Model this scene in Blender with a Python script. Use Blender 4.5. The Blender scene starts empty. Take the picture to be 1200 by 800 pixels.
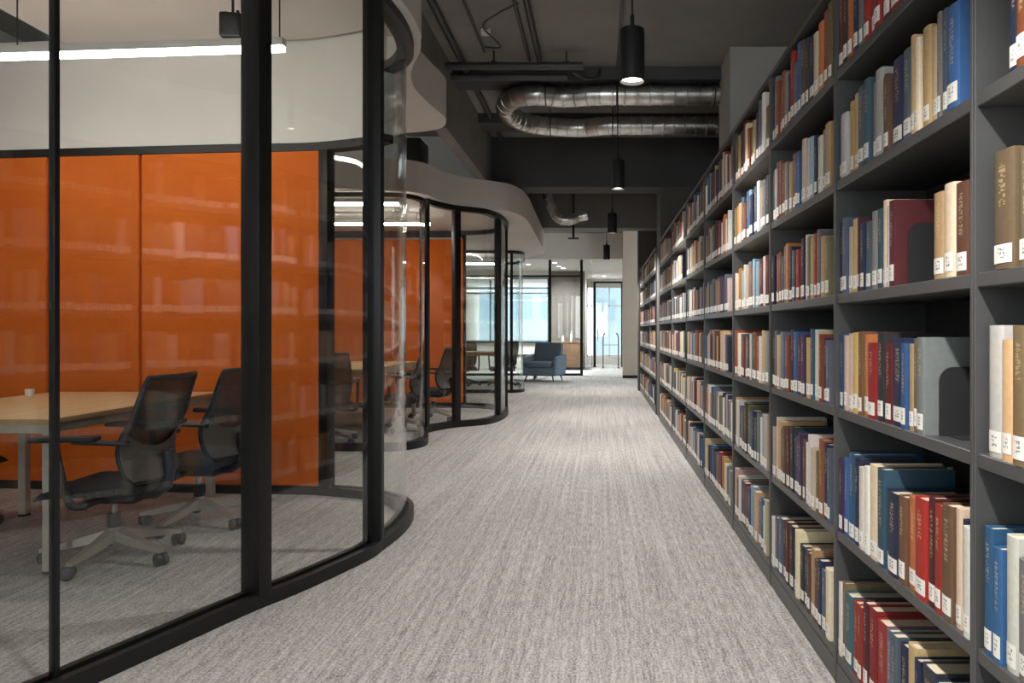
import bpy, bmesh, math, random
from mathutils import Vector, Matrix
random.seed(11)
PI = math.pi
S = bpy.context.scene
C = S.collection

# ------------------------------------------------------------------ camera
F_PX, VX, VY, HC = 850.0, 703.0, 388.0, 1.15
def PX(px, Y): return (px - VX) * Y / F_PX
def PZ(py, Y): return HC - (py - VY) * Y / F_PX

cam_d = bpy.data.cameras.new('camera')
cam = bpy.data.objects.new('camera', cam_d); C.objects.link(cam)
cam.location = (0, 0, HC); cam.rotation_euler = (PI / 2, 0, 0)
cam_d.sensor_width = 36.0; cam_d.lens = F_PX / 1200 * 36.0
cam_d.shift_x = -(VX - 600) / 1200; cam_d.shift_y = -(400 - VY) / 1200
cam_d.clip_start = 0.05; cam_d.clip_end = 300
S.camera = cam

# ------------------------------------------------------------------ materials
def srgb(r, g, b):
    f = lambda c: (c / 255 / 12.92) if c / 255 <= 0.04045 else ((c / 255 + 0.055) / 1.055) ** 2.4
    return (f(r), f(g), f(b), 1.0)

def new_mat(name):
    m = bpy.data.materials.new(name); m.use_nodes = True
    nt = m.node_tree
    return m, nt, nt.nodes, nt.links, nt.nodes['Principled BSDF']

def N(nodes, typ, **kw):
    n = nodes.new(typ)
    for k, v in kw.items(): setattr(n, k, v)
    return n

def math_node(nodes, links, op, a, b=None, clamp=False):
    n = nodes.new('ShaderNodeMath'); n.operation = op; n.use_clamp = clamp
    for i, v in enumerate((a, b)):
        if v is None: continue
        if isinstance(v, (int, float)): n.inputs[i].default_value = v
        else: links.new(v, n.inputs[i])
    return n.outputs[0]

def mat_plain(name, col, rough=0.5, metal=0.0, noise=0.06, nscale=12.0, bump=0.0, bscale=150.0, spec=0.5):
    m, nt, ns, ls, p = new_mat(name)
    p.inputs['Roughness'].default_value = rough; p.inputs['Metallic'].default_value = metal
    p.inputs['Specular IOR Level'].default_value = spec
    tc = N(ns, 'ShaderNodeTexCoord'); nz = N(ns, 'ShaderNodeTexNoise'); nz.inputs['Scale'].default_value = nscale
    nz.inputs['Detail'].default_value = 5
    ls.new(tc.outputs['Object'], nz.inputs['Vector'])
    cr = N(ns, 'ShaderNodeValToRGB')
    cr.color_ramp.elements[0].position = 0.3; cr.color_ramp.elements[1].position = 0.7
    cr.color_ramp.elements[0].color = tuple(c * (1 - noise) for c in col[:3]) + (1,)
    cr.color_ramp.elements[1].color = tuple(min(1, c * (1 + noise)) for c in col[:3]) + (1,)
    ls.new(nz.outputs['Fac'], cr.inputs['Fac']); ls.new(cr.outputs['Color'], p.inputs['Base Color'])
    if bump:
        n2 = N(ns, 'ShaderNodeTexNoise'); n2.inputs['Scale'].default_value = bscale
        ls.new(tc.outputs['Object'], n2.inputs['Vector'])
        b = N(ns, 'ShaderNodeBump'); b.inputs['Strength'].default_value = bump; b.inputs['Distance'].default_value = 0.002
        ls.new(n2.outputs['Fac'], b.inputs['Height']); ls.new(b.outputs['Normal'], p.inputs['Normal'])
    return m

def mat_emit(name, col, strength):
    m, nt, ns, ls, p = new_mat(name)
    p.inputs['Base Color'].default_value = (0.8, 0.8, 0.8, 1)
    p.inputs['Emission Color'].default_value = col; p.inputs['Emission Strength'].default_value = strength
    return m

def mat_glass(name, tint=(0.955, 0.97, 0.965), refl=1.0):
    m, nt, ns, ls, p = new_mat(name)
    ns.remove(p)
    out = [n for n in ns if n.type == 'OUTPUT_MATERIAL'][0]
    g = N(ns, 'ShaderNodeNewGeometry')
    d = N(ns, 'ShaderNodeVectorMath', operation='DOT_PRODUCT')
    ls.new(g.outputs['Incoming'], d.inputs[0]); ls.new(g.outputs['Normal'], d.inputs[1])
    c = math_node(ns, ls, 'ABSOLUTE', d.outputs['Value'])
    q = math_node(ns, ls, 'SUBTRACT', 1.0, c, True)
    q = math_node(ns, ls, 'POWER', q, 5.0)
    q = math_node(ns, ls, 'MULTIPLY', q, 0.955 * refl)
    q = math_node(ns, ls, 'ADD', q, 0.045 * refl, True)
    t = N(ns, 'ShaderNodeBsdfTransparent'); t.inputs['Color'].default_value = tint + (1,)
    gl = N(ns, 'ShaderNodeBsdfGlossy'); gl.inputs['Roughness'].default_value = 0.0
    gl.inputs['Color'].default_value = (1, 1, 1, 1)
    mx = N(ns, 'ShaderNodeMixShader')
    ls.new(q, mx.inputs[0]); ls.new(t.outputs[0], mx.inputs[1]); ls.new(gl.outputs[0], mx.inputs[2])
    ls.new(mx.outputs[0], out.inputs['Surface'])
    return m

M = {}
M['frame'] = mat_plain('black_powder_coat', srgb(20, 21, 22), 0.45, 0.0, 0.08, 20, spec=0.35)
M['shelf'] = mat_plain('grey_steel_shelving', srgb(80, 80, 80), 0.38, 0.2, 0.05, 6)
M['shelf_back'] = mat_plain('dark_steel_back', srgb(62, 63, 65), 0.55, 0.1, 0.05, 6)
M['white'] = mat_plain('white_plaster', srgb(210, 206, 200), 0.85, 0, 0.03, 2.5)
M['wall'] = mat_plain('pale_wall_paint', srgb(216, 211, 204), 0.85, 0, 0.03, 2.5)
M['taupe'] = mat_plain('taupe_wall_paint', srgb(184, 170, 154), 0.8, 0, 0.05, 3)
M['taupe_dark'] = mat_plain('dark_taupe_panel', srgb(104, 95, 86), 0.6, 0, 0.05, 3)
M['ceil'] = mat_plain('raw_concrete_ceiling', srgb(134, 131, 127), 0.9, 0, 0.16, 1.3, 0.3, 30)
M['beam'] = mat_plain('dark_painted_beam', srgb(72, 73, 74), 0.85, 0, 0.15, 2.0, 0.2, 40)
M['beam2'] = mat_plain('grey_concrete_beam', srgb(122, 121, 119), 0.85, 0, 0.12, 2.0, 0.2, 40)
M['column'] = mat_plain('grey_painted_column', srgb(172, 170, 166), 0.8, 0, 0.04, 3)
M['darkcol'] = mat_plain('dark_grey_column', srgb(92, 88, 84), 0.8, 0, 0.06, 3)
M['glass'] = mat_glass('clear_partition_glass', refl=0.8)
M['pipe'] = mat_plain('dark_conduit', srgb(70, 69, 68), 0.5, 0.3, 0.1, 10)
M['black'] = mat_plain('matt_black', srgb(24, 24, 25), 0.5, 0, 0.06, 25)
M['plastic'] = mat_plain('dark_plastic', srgb(42, 42, 43), 0.45, 0, 0.06, 25)
M['seatfab'] = mat_plain('black_seat_fabric', srgb(38, 38, 39), 0.9, 0, 0.15, 260, 0.4, 500)
M['greyshell'] = mat_plain('grey_chair_shell', srgb(82, 76, 70), 0.5, 0, 0.05, 10)
M['chairbase'] = mat_plain('warm_grey_cast_metal', srgb(150, 142, 130), 0.4, 0.35, 0.04, 10)
M['chrome'] = mat_plain('chrome', srgb(200, 200, 200), 0.2, 1.0, 0.02, 10)
M['tableleg'] = mat_plain('warm_grey_table_steel', srgb(172, 165, 152), 0.45, 0.2, 0.04, 10)
M['teal'] = mat_plain('slate_blue_upholstery', srgb(96, 112, 126), 0.9, 0, 0.1, 120, 0.3, 400)
M['led'] = mat_emit('led_diffuser', (1.0, 0.93, 0.84, 1), 26.0)
M['lamp'] = mat_emit('pendant_lamp_disc', (1.0, 0.93, 0.84, 1), 9.0)
M['down'] = mat_emit('downlight_disc', (1.0, 0.97, 0.93, 1), 6.0)
M['housing'] = mat_plain('white_aluminium', srgb(214, 210, 203), 0.5, 0, 0.02, 10)
M['paper'] = mat_plain('paper_edges', srgb(214, 200, 174), 0.9, 0, 0.08, 60)
M['ceramic'] = mat_plain('white_ceramic', srgb(226, 222, 214), 0.3, 0, 0.02, 10)
M['facade'] = mat_plain('pale_facade', srgb(122, 136, 142), 0.8, 0, 0.06, 1)
M['facade_glass'] = mat_plain('facade_window', srgb(100, 122, 134), 0.3, 0, 0.15, 0.6)

# carpet: loop pile with ribs running down the aisle
def mat_carpet():
    m, nt, ns, ls, p = new_mat('ribbed_grey_carpet')
    p.inputs['Roughness'].default_value = 0.95; p.inputs['Specular IOR Level'].default_value = 0.15
    tc = N(ns, 'ShaderNodeTexCoord')
    def noise(sx, sy, scale, det=3):
        mp = N(ns, 'ShaderNodeMapping'); mp.inputs['Scale'].default_value = (sx, sy, 1)
        ls.new(tc.outputs['Object'], mp.inputs['Vector'])
        n = N(ns, 'ShaderNodeTexNoise'); n.inputs['Scale'].default_value = scale; n.inputs['Detail'].default_value = det
        ls.new(mp.outputs[0], n.inputs['Vector']); return n.outputs['Fac']
    ribs = noise(100, 11, 1.0, 2)
    broad = noise(42, 0.7, 1.0, 1)
    fine = noise(140, 80, 1.0, 2)
    patch = noise(1.3, 0.7, 1.0, 3)
    a = math_node(ns, ls, 'MULTIPLY', ribs, 0.27)
    a = math_node(ns, ls, 'ADD', a, math_node(ns, ls, 'MULTIPLY', fine, 0.44))
    a = math_node(ns, ls, 'ADD', a, math_node(ns, ls, 'MULTIPLY', broad, 0.17))
    a = math_node(ns, ls, 'ADD', a, math_node(ns, ls, 'MULTIPLY', patch, 0.12))
    cr = N(ns, 'ShaderNodeValToRGB')
    e = cr.color_ramp.elements
    e[0].position = 0.37; e[0].color = srgb(112, 109, 107)
    e[1].position = 0.63; e[1].color = srgb(200, 195, 190)
    ls.new(a, cr.inputs['Fac']); ls.new(cr.outputs['Color'], p.inputs['Base Color'])
    b = N(ns, 'ShaderNodeBump'); b.inputs['Strength'].default_value = 0.5; b.inputs['Distance'].default_value = 0.004
    ls.new(a, b.inputs['Height']); ls.new(b.outputs['Normal'], p.inputs['Normal'])
    return m
M['carpet'] = mat_carpet()

def mat_felt():
    m, nt, ns, ls, p = new_mat('orange_felt')
    p.inputs['Roughness'].default_value = 0.85; p.inputs['Specular IOR Level'].default_value = 0.2
    tc = N(ns, 'ShaderNodeTexCoord')
    n1 = N(ns, 'ShaderNodeTexNoise'); n1.inputs['Scale'].default_value = 140; n1.inputs['Detail'].default_value = 4
    n2 = N(ns, 'ShaderNodeTexNoise'); n2.inputs['Scale'].default_value = 2.2; n2.inputs['Detail'].default_value = 4
    for n in (n1, n2): ls.new(tc.outputs['Object'], n.inputs['Vector'])
    a = math_node(ns, ls, 'ADD', math_node(ns, ls, 'MULTIPLY', n1.outputs['Fac'], 0.6), math_node(ns, ls, 'MULTIPLY', n2.outputs['Fac'], 0.4))
    cr = N(ns, 'ShaderNodeValToRGB'); e = cr.color_ramp.elements
    e[0].position = 0.3; e[0].color = srgb(198, 92, 28); e[1].position = 0.7; e[1].color = srgb(218, 114, 42)
    ls.new(a, cr.inputs['Fac']); ls.new(cr.outputs['Color'], p.inputs['Base Color'])
    b = N(ns, 'ShaderNodeBump'); b.inputs['Strength'].default_value = 0.3; b.inputs['Distance'].default_value = 0.002
    ls.new(n1.outputs['Fac'], b.inputs['Height']); ls.new(b.outputs['Normal'], p.inputs['Normal'])
    return m
M['felt'] = mat_felt()

def mat_wood(name, c0, c1, axis_scale=(2.0, 30, 30)):
    m, nt, ns, ls, p = new_mat(name)
    p.inputs['Roughness'].default_value = 0.42
    tc = N(ns, 'ShaderNodeTexCoord'); mp = N(ns, 'ShaderNodeMapping'); mp.inputs['Scale'].default_value = axis_scale
    nz = N(ns, 'ShaderNodeTexNoise'); nz.inputs['Scale'].default_value = 1.0; nz.inputs['Detail'].default_value = 6
    nz.inputs['Distortion'].default_value = 0.6
    ls.new(tc.outputs['Object'], mp.inputs[0]); ls.new(mp.outputs[0], nz.inputs['Vector'])
    cr = N(ns, 'ShaderNodeValToRGB'); e = cr.color_ramp.elements
    e[0].position = 0.3; e[0].color = c0; e[1].position = 0.7; e[1].color = c1
    ls.new(nz.outputs['Fac'], cr.inputs['Fac']); ls.new(cr.outputs['Color'], p.inputs['Base Color'])
    return m
M['oak'] = mat_wood('pale_oak', srgb(206, 172, 128), srgb(226, 196, 152), (30, 2.0, 30))
M['edge'] = mat_wood('oak_edge', srgb(160, 122, 78), srgb(182, 144, 98), (30, 2, 80))
M['walnut'] = mat_wood('brown_wood', srgb(104, 76, 52), srgb(126, 94, 66))

def mat_duct():
    m, nt, ns, ls, p = new_mat('spiral_duct_foil')
    p.inputs['Metallic'].default_value = 1.0; p.inputs['Roughness'].default_value = 0.3
    tc = N(ns, 'ShaderNodeTexCoord')
    nz = N(ns, 'ShaderNodeTexNoise'); nz.inputs['Scale'].default_value = 9; nz.inputs['Detail'].default_value = 4
    ls.new(tc.outputs['Object'], nz.inputs['Vector'])
    cr = N(ns, 'ShaderNodeValToRGB'); e = cr.color_ramp.elements
    e[0].position = 0.3; e[0].color = srgb(176, 176, 174); e[1].position = 0.7; e[1].color = srgb(226, 226, 222)
    ls.new(nz.outputs['Fac'], cr.inputs['Fac']); ls.new(cr.outputs['Color'], p.inputs['Base Color'])
    b = N(ns, 'ShaderNodeBump'); b.inputs['Strength'].default_value = 0.4; b.inputs['Distance'].default_value = 0.01
    ls.new(nz.outputs['Fac'], b.inputs['Height']); ls.new(b.outputs['Normal'], p.inputs['Normal'])
    return m
M['duct'] = mat_duct()

def mat_mesh_back():
    m, nt, ns, ls, p = new_mat('black_mesh_weave')
    p.inputs['Base Color'].default_value = srgb(46, 45, 44); p.inputs['Roughness'].default_value = 0.8
    out = [n for n in ns if n.type == 'OUTPUT_MATERIAL'][0]
    tc = N(ns, 'ShaderNodeTexCoord')
    v = N(ns, 'ShaderNodeTexVoronoi'); v.inputs['Scale'].default_value = 420
    ls.new(tc.outputs['Object'], v.inputs['Vector'])
    g = math_node(ns, ls, 'LESS_THAN', v.outputs['Distance'], 0.27)
    t = N(ns, 'ShaderNodeBsdfTransparent'); mx = N(ns, 'ShaderNodeMixShader')
    ls.new(g, mx.inputs[0]); ls.new(p.outputs[0], mx.inputs[1]); ls.new(t.outputs[0], mx.inputs[2])
    ls.new(mx.outputs[0], out.inputs['Surface'])
    return m
M['meshback'] = mat_mesh_back()

# book cloth: colour attribute per book, faint stamped title marks on the spine (UV 0..1 on the spine only)
def mat_book(titles):
    m, nt, ns, ls, p = new_mat('book_cloth_titled' if titles else 'book_cloth')
    p.inputs['Roughness'].default_value = 0.55; p.inputs['Specular IOR Level'].default_value = 0.35
    at = N(ns, 'ShaderNodeVertexColor', layer_name='Col')
    tc = N(ns, 'ShaderNodeTexCoord'); nz = N(ns, 'ShaderNodeTexNoise')
    nz.inputs['Scale'].default_value = 60; nz.inputs['Detail'].default_value = 5
    ls.new(tc.outputs['Object'], nz.inputs['Vector'])
    k = math_node(ns, ls, 'ADD', math_node(ns, ls, 'MULTIPLY', nz.outputs['Fac'], 0.36), 0.82)
    mul = N(ns, 'ShaderNodeVectorMath', operation='SCALE')
    ls.new(at.outputs['Color'], mul.inputs[0]); ls.new(k, mul.inputs['Scale'])
    col = mul.outputs[0]
    if titles:
        uv = N(ns, 'ShaderNodeUVMap'); uv.uv_map = 'UVMap'
        sp = N(ns, 'ShaderNodeSeparateXYZ'); ls.new(uv.outputs[0], sp.inputs[0])
        oi = N(ns, 'ShaderNodeObjectInfo'); rnd = oi.outputs['Random']
        cu = math_node(ns, ls, 'FLOOR', math_node(ns, ls, 'MULTIPLY', sp.outputs['X'], 9.0))
        cv = math_node(ns, ls, 'FLOOR', math_node(ns, ls, 'MULTIPLY', sp.outputs['Y'], 95.0))
        cb = N(ns, 'ShaderNodeCombineXYZ'); ls.new(cu, cb.inputs[0]); ls.new(cv, cb.inputs[1])
        ls.new(math_node(ns, ls, 'MULTIPLY', rnd, 91.0), cb.inputs[2])
        wn = N(ns, 'ShaderNodeTexWhiteNoise', noise_dimensions='3D'); ls.new(cb.outputs[0], wn.inputs['Vector'])
        ink = math_node(ns, ls, 'GREATER_THAN', wn.outputs['Value'], 0.42)
        gap = math_node(ns, ls, 'GREATER_THAN', math_node(ns, ls, 'MODULO', cv, 4.0), 0.5)
        u0 = math_node(ns, ls, 'GREATER_THAN', sp.outputs['X'], 0.33)
        u1 = math_node(ns, ls, 'LESS_THAN', sp.outputs['X'], 0.67)
        lo = math_node(ns, ls, 'ADD', math_node(ns, ls, 'MULTIPLY', rnd, 0.22), 0.40)
        v0 = math_node(ns, ls, 'GREATER_THAN', sp.outputs['Y'], lo)
        v1 = math_node(ns, ls, 'LESS_THAN', sp.outputs['Y'], 0.88)
        mk = ink
        for o in (gap, u0, u1, v0, v1): mk = math_node(ns, ls, 'MULTIPLY', mk, o)
        mk = math_node(ns, ls, 'MULTIPLY', mk, 0.42)
        mx = N(ns, 'ShaderNodeMix', data_type='RGBA')
        ls.new(mk, mx.inputs[0]); ls.new(col, mx.inputs[6]); mx.inputs[7].default_value = srgb(206, 184, 140)
        col = mx.outputs[2]
    ls.new(col, p.inputs['Base Color'])
    return m
M['book'] = mat_book(True); M['book_far'] = mat_book(False)

def mat_label():
    m, nt, ns, ls, p = new_mat('call_number_label')
    p.inputs['Roughness'].default_value = 0.7
    uv = N(ns, 'ShaderNodeUVMap'); uv.uv_map = 'UVMap'
    sp = N(ns, 'ShaderNodeSeparateXYZ'); ls.new(uv.outputs[0], sp.inputs[0])
    oi = N(ns, 'ShaderNodeObjectInfo')
    cu = math_node(ns, ls, 'FLOOR', math_node(ns, ls, 'MULTIPLY', sp.outputs['X'], 14.0))
    cv = math_node(ns, ls, 'FLOOR', math_node(ns, ls, 'MULTIPLY', sp.outputs['Y'], 15.0))
    cb = N(ns, 'ShaderNodeCombineXYZ'); ls.new(cu, cb.inputs[0]); ls.new(cv, cb.inputs[1])
    ls.new(math_node(ns, ls, 'MULTIPLY', oi.outputs['Random'], 77.0), cb.inputs[2])
    wn = N(ns, 'ShaderNodeTexWhiteNoise', noise_dimensions='3D'); ls.new(cb.outputs[0], wn.inputs['Vector'])
    mk = math_node(ns, ls, 'GREATER_THAN', wn.outputs['Value'], 0.5)
    for o in (math_node(ns, ls, 'GREATER_THAN', sp.outputs['X'], 0.28), math_node(ns, ls, 'LESS_THAN', sp.outputs['X'], 0.72),
              math_node(ns, ls, 'GREATER_THAN', sp.outputs['Y'], 0.26), math_node(ns, ls, 'LESS_THAN', sp.outputs['Y'], 0.8),
              math_node(ns, ls, 'GREATER_THAN', math_node(ns, ls, 'MODULO', cv, 3.0), 0.5)):
        mk = math_node(ns, ls, 'MULTIPLY', mk, o)
    mk = math_node(ns, ls, 'MULTIPLY', mk, 0.7)
    mx = N(ns, 'ShaderNodeMix', data_type='RGBA'); ls.new(mk, mx.inputs[0])
    mx.inputs[6].default_value = srgb(232, 228, 220); mx.inputs[7].default_value = srgb(50, 50, 52)
    ls.new(mx.outputs[2], p.inputs['Base Color'])
    return m
M['label'] = mat_label()

# ------------------------------------------------------------------ mesh helpers
def tag(o, label=None, cat=None, group=None, kind=None):
    if label: o['label'] = label
    if cat: o['category'] = cat
    if group: o['group'] = group
    if kind: o['kind'] = kind
    return o

def link(name, bm, mats, parent=None, smooth=35):
    me = bpy.data.meshes.new(name)
    bmesh.ops.recalc_face_normals(bm, faces=bm.faces)
    bm.to_mesh(me); bm.free()
    for m in (mats if isinstance(mats, (list, tuple)) else [mats]): me.materials.append(m)
    if smooth:
        me.polygons.foreach_set('use_smooth', [True] * len(me.polygons))
        me.set_sharp_from_angle(angle=math.radians(smooth))
    o = bpy.data.objects.new(name, me); C.objects.link(o)
    if parent is not None: o.parent = parent
    return o

def empty(name, loc, rz=0.0, label=None, cat=None, group=None):
    o = bpy.data.objects.new(name, None); C.objects.link(o)
    o.location = loc; o.rotation_euler = (0, 0, rz); o.empty_display_size = 0.1
    return tag(o, label, cat, group)

def copy_tree(o, parent=None):
    c = o.copy(); C.objects.link(c); c.parent = parent
    for ch in list(o.children): copy_tree(ch, c)
    return c

def box(bm, x0, x1, y0, y1, z0, z1, bev=0.0, seg=2, mi=0, rot=None):
    r = bmesh.ops.create_cube(bm, size=1.0)
    vs = r['verts']
    mat = Matrix.Translation(((x0 + x1) / 2, (y0 + y1) / 2, (z0 + z1) / 2)) @ Matrix.Diagonal((x1 - x0, y1 - y0, z1 - z0, 1))
    bmesh.ops.transform(bm, matrix=mat, verts=vs)
    fs = list({f for v in vs for f in v.link_faces})
    for f in fs: f.material_index = mi
    if bev:
        es = list({e for v in vs for e in v.link_edges})
        rr = bmesh.ops.bevel(bm, geom=es, offset=bev, segments=seg, affect='EDGES', profile=0.5)
        for f in rr['faces']: f.material_index = mi
        vs = list({v for f in rr['faces'] for v in f.verts} | {v for v in vs if v.is_valid})
    if rot is not None: bmesh.ops.transform(bm, matrix=rot, verts=vs)
    return vs

def cyl(bm, c, r, z0, z1, n=32, r2=None, mi=0, bev=0.0):
    """closed upright tapered cylinder"""
    r2 = r if r2 is None else r2
    rings = [(r, z0), (r2, z1)] if not bev else [(r - bev, z0), (r, z0 + bev), (r2, z1 - bev), (r2 - bev, z1)]
    return lathe(bm, c, rings, n, mi)

def lathe(bm, c, prof, n=32, mi=0, close=True):
    rs = []
    for r, z in prof:
        rs.append([bm.verts.new((c[0] + r * math.cos(2 * PI * i / n), c[1] + r * math.sin(2 * PI * i / n), z)) for i in range(n)])
    for a, b in zip(rs, rs[1:]):
        for i in range(n):
            bm.faces.new((a[i], a[(i + 1) % n], b[(i + 1) % n], b[i])).material_index = mi
    if close:
        bm.faces.new(rs[0][::-1]).material_index = mi; bm.faces.new(rs[-1]).material_index = mi
    return [v for r in rs for v in r]

def tube(bm, pts, r, n=12, mi=0, closed=False, radii=None):
    pts = [Vector(p) for p in pts]; rings = []
    L = len(pts); up0 = None
    for i, p in enumerate(pts):
        if closed: t = pts[(i + 1) % L] - pts[i - 1]
        else: t = pts[min(i + 1, L - 1)] - pts[max(i - 1, 0)]
        t.normalize()
        if up0 is None:
            up0 = Vector((0, 0, 1)) if abs(t.z) < 0.9 else Vector((1, 0, 0))
        u = (up0 - t * up0.dot(t)).normalized(); up0 = u; w = t.cross(u)
        rr = radii[i] if radii else r
        rings.append([bm.verts.new(p + (u * math.cos(2 * PI * k / n) + w * math.sin(2 * PI * k / n)) * rr) for k in range(n)])
    pairs = list(zip(rings, rings[1:])) + ([(rings[-1], rings[0])] if closed else [])
    for a, b in pairs:
        for k in range(n): bm.faces.new((a[k], a[(k + 1) % n], b[(k + 1) % n], b[k])).material_index = mi
    if not closed:
        bm.faces.new(rings[0][::-1]).material_index = mi; bm.faces.new(rings[-1]).material_index = mi

def prism(bm, poly, z0, z1, mi=0):
    a = [bm.verts.new((x, y, z0)) for x, y in poly]; b = [bm.verts.new((x, y, z1)) for x, y in poly]
    n = len(poly)
    for i in range(n): bm.faces.new((a[i], a[(i + 1) % n], b[(i + 1) % n], b[i])).material_index = mi
    fa = bm.faces.new(a[::-1]); fb = bm.faces.new(b); fa.material_index = fb.material_index = mi
    bmesh.ops.triangulate(bm, faces=[fa, fb])

def crom(pts, per=10, closed=False):
    P = [Vector(p) for p in pts]; out = []
    n = len(P)
    for i in range(n if closed else n - 1):
        p1, p2 = P[i], P[(i + 1) % n]
        p0 = P[i - 1] if (closed or i > 0) else p1 * 2 - p2
        p3 = P[(i + 2) % n] if (closed or i + 2 < n) else p2 * 2 - p1
        for k in range(per):
            t = k / per
            out.append(0.5 * ((2 * p1) + (p2 - p0) * t + (2 * p0 - 5 * p1 + 4 * p2 - p3) * t * t + (3 * p1 - p0 - 3 * p2 + p3) * t ** 3))
    if not closed: out.append(P[-1].copy())
    return out

def normals(path):
    ns = []
    for i in range(len(path)):
        t = (path[min(i + 1, len(path) - 1)] - path[max(i - 1, 0)]); t = Vector((t.x, t.y)).normalized()
        ns.append(Vector((t.y, -t.x)))
    return ns

def sweep(bm, path, o_in, o_out, z0, z1, i0=0, i1=None, mi=0):
    """solid band following part of a plan path; offsets positive = outside"""
    i1 = len(path) - 1 if i1 is None else i1
    ns = normals(path); R = []
    for i in range(i0, i1 + 1):
        p = Vector((path[i].x, path[i].y)); a = p + ns[i] * o_in; b = p + ns[i] * o_out
        R.append([bm.verts.new((a.x, a.y, z0)), bm.verts.new((b.x, b.y, z0)), bm.verts.new((b.x, b.y, z1)), bm.verts.new((a.x, a.y, z1))])
    for a, b in zip(R, R[1:]):
        for k in range(4): bm.faces.new((a[k], a[(k + 1) % 4], b[(k + 1) % 4], b[k])).material_index = mi
    bm.faces.new(R[0]).material_index = mi; bm.faces.new(R[-1][::-1]).material_index = mi

def nearest(path, x, y):
    return min(range(len(path)), key=lambda i: (path[i].x - x) ** 2 + (path[i].y - y) ** 2)

def struct(name, bm, m, label=None, smooth=35):
    o = link(name, bm, m, None, smooth); o['kind'] = 'structure'
    if label: o['label'] = label
    return o

# ------------------------------------------------------------------ room shell
CZ = 3.66
bm = bmesh.new(); box(bm, -5.2, 3.7, -5, 30, -0.12, 0); struct('floor', bm, M['carpet'])
bm = bmesh.new(); box(bm, -5.2, 3.7, -5, 18.55, CZ, CZ + 0.2); struct('ceiling', bm, M['ceil'])
bm = bmesh.new(); box(bm, -5.2, -5.0, -5, 6.65, 0, CZ); box(bm, -5.2, -5.0, 6.65, 9.3, 0, 3.02); box(bm, -5.2, -5.0, 9.3, 30, 0, CZ); struct('wall_left', bm, M['wall'])
bm = bmesh.new(); box(bm, 3.5, 3.7, -5, 14.5, 0, CZ); box(bm, 3.5, 3.7, 17.7, 30, 0, CZ); box(bm, 3.5, 3.7, 14.5, 17.7, 0, 0.3); box(bm, 3.5, 3.7, 14.5, 17.7, 3.2, CZ); struct('wall_right', bm, M['wall'])
bm = bmesh.new(); box(bm, -5.2, -3.2, -3.7, -3.5, 0, CZ); box(bm, 0.6, 3.7, -3.7, -3.5, 0, CZ); box(bm, -3.2, 0.6, -3.7, -3.5, 0, 0.7); box(bm, -3.2, 0.6, -3.7, -3.5, 3.2, CZ); struct('wall_back', bm, M['wall'])
def side_window(name, x, y0, y1, z0, z1, n):
    w = bpy.data.objects.new(name, None); C.objects.link(w); w['kind'] = 'structure'
    bm = bmesh.new()
    for z in (z0, z1 - 0.05): box(bm, x - 0.03, x + 0.03, y0, y1, z, z + 0.05)
    for k in range(n + 1):
        y = y0 + (y1 - y0 - 0.05) * k / n; box(bm, x - 0.03, x + 0.03, y, y + 0.05, z0 + 0.05, z1 - 0.05)
    link('window_frame', bm, M['frame'], w)
    bm = bmesh.new(); box(bm, x - 0.005, x + 0.005, y0 + 0.05, y1 - 0.05, z0 + 0.05, z1 - 0.05); link('window_glass', bm, M['glass'], w)
side_window('window_3', -5.1, 6.65, 9.3, 3.02, CZ, 3)
w_added = bpy.data.objects.new('added_window_back', None); C.objects.link(w_added); w_added['kind'] = 'structure'  # unseen window added behind the camera as daylight fill
bm = bmesh.new()
for z in (0.7, 3.15): box(bm, -3.2, 0.6, -3.63, -3.57, z, z + 0.05)
for k in range(4): box(bm, -3.2 + k * 1.25, -3.15 + k * 1.25, -3.63, -3.57, 0.75, 3.15)
link('window_frame', bm, M['frame'], w_added)
bm = bmesh.new(); box(bm, -3.15, 0.55, -3.605, -3.595, 0.75, 3.15); link('window_glass', bm, M['glass'], w_added)
side_window('added_window_right', 3.6, 14.5, 17.7, 0.3, 3.2, 3)  # unseen window added on the right to brighten the aisle's far end

# beams and columns
bm = bmesh.new(); box(bm, -1.40, 3.5, 9.4, 9.85, 3.02, CZ); struct('beam_cross_middle', bm, M['beam'])
bm = bmesh.new(); box(bm, -1.40, 3.5, 13.2, 13.6, 3.03, CZ); struct('beam_cross_far', bm, M['beam2'])
bm = bmesh.new(); box(bm, -1.40, 3.5, 6.88, 7.2, 3.54, CZ); box(bm, -1.40, 3.5, 8.35, 8.75, 3.55, CZ); struct('beam_shallow', bm, M['beam'])
bm = bmesh.new(); box(bm, -1.52, -1.40, 6.62, 13.6, 3.005, CZ); box(bm, -1.75, -1.401, 3.0, 6.62, 3.29, CZ); struct('beam_long', bm, M['beam2'])
bm = bmesh.new(); box(bm, -5.0, -1.525, 9.35, 9.5, 3.005, CZ); struct('wall_upper', bm, M['white'])
bm = bmesh.new(); box(bm, 1.15, 1.75, 6.4, 7.0, 0, CZ); struct('column_middle', bm, M['column'])
bm = bmesh.new(); box(bm, 0.785, 1.4, 9.42, 10.0, 0, CZ); struct('column_far', bm, M['darkcol'])
bm = bmesh.new(); box(bm, 0.745, 3.5, 14.02, 14.4, 0, CZ); struct('wall_end_stub', bm, M['darkcol'])
bm = bmesh.new(); box(bm, 0.565, 3.5, 17.8, 18.2, 0, CZ); struct('wall_far_pier', bm, M['taupe'])
bm = bmesh.new(); box(bm, 0.555, 3.5, 17.785, 17.8, 0, 0.07); struct('baseboard_far', bm, M['frame'])
bm = bmesh.new(); box(bm, -5.0, 3.5, 18.55, 18.95, 3.0, CZ); struct('wall_far_bulkhead', bm, M['wall'])

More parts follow.
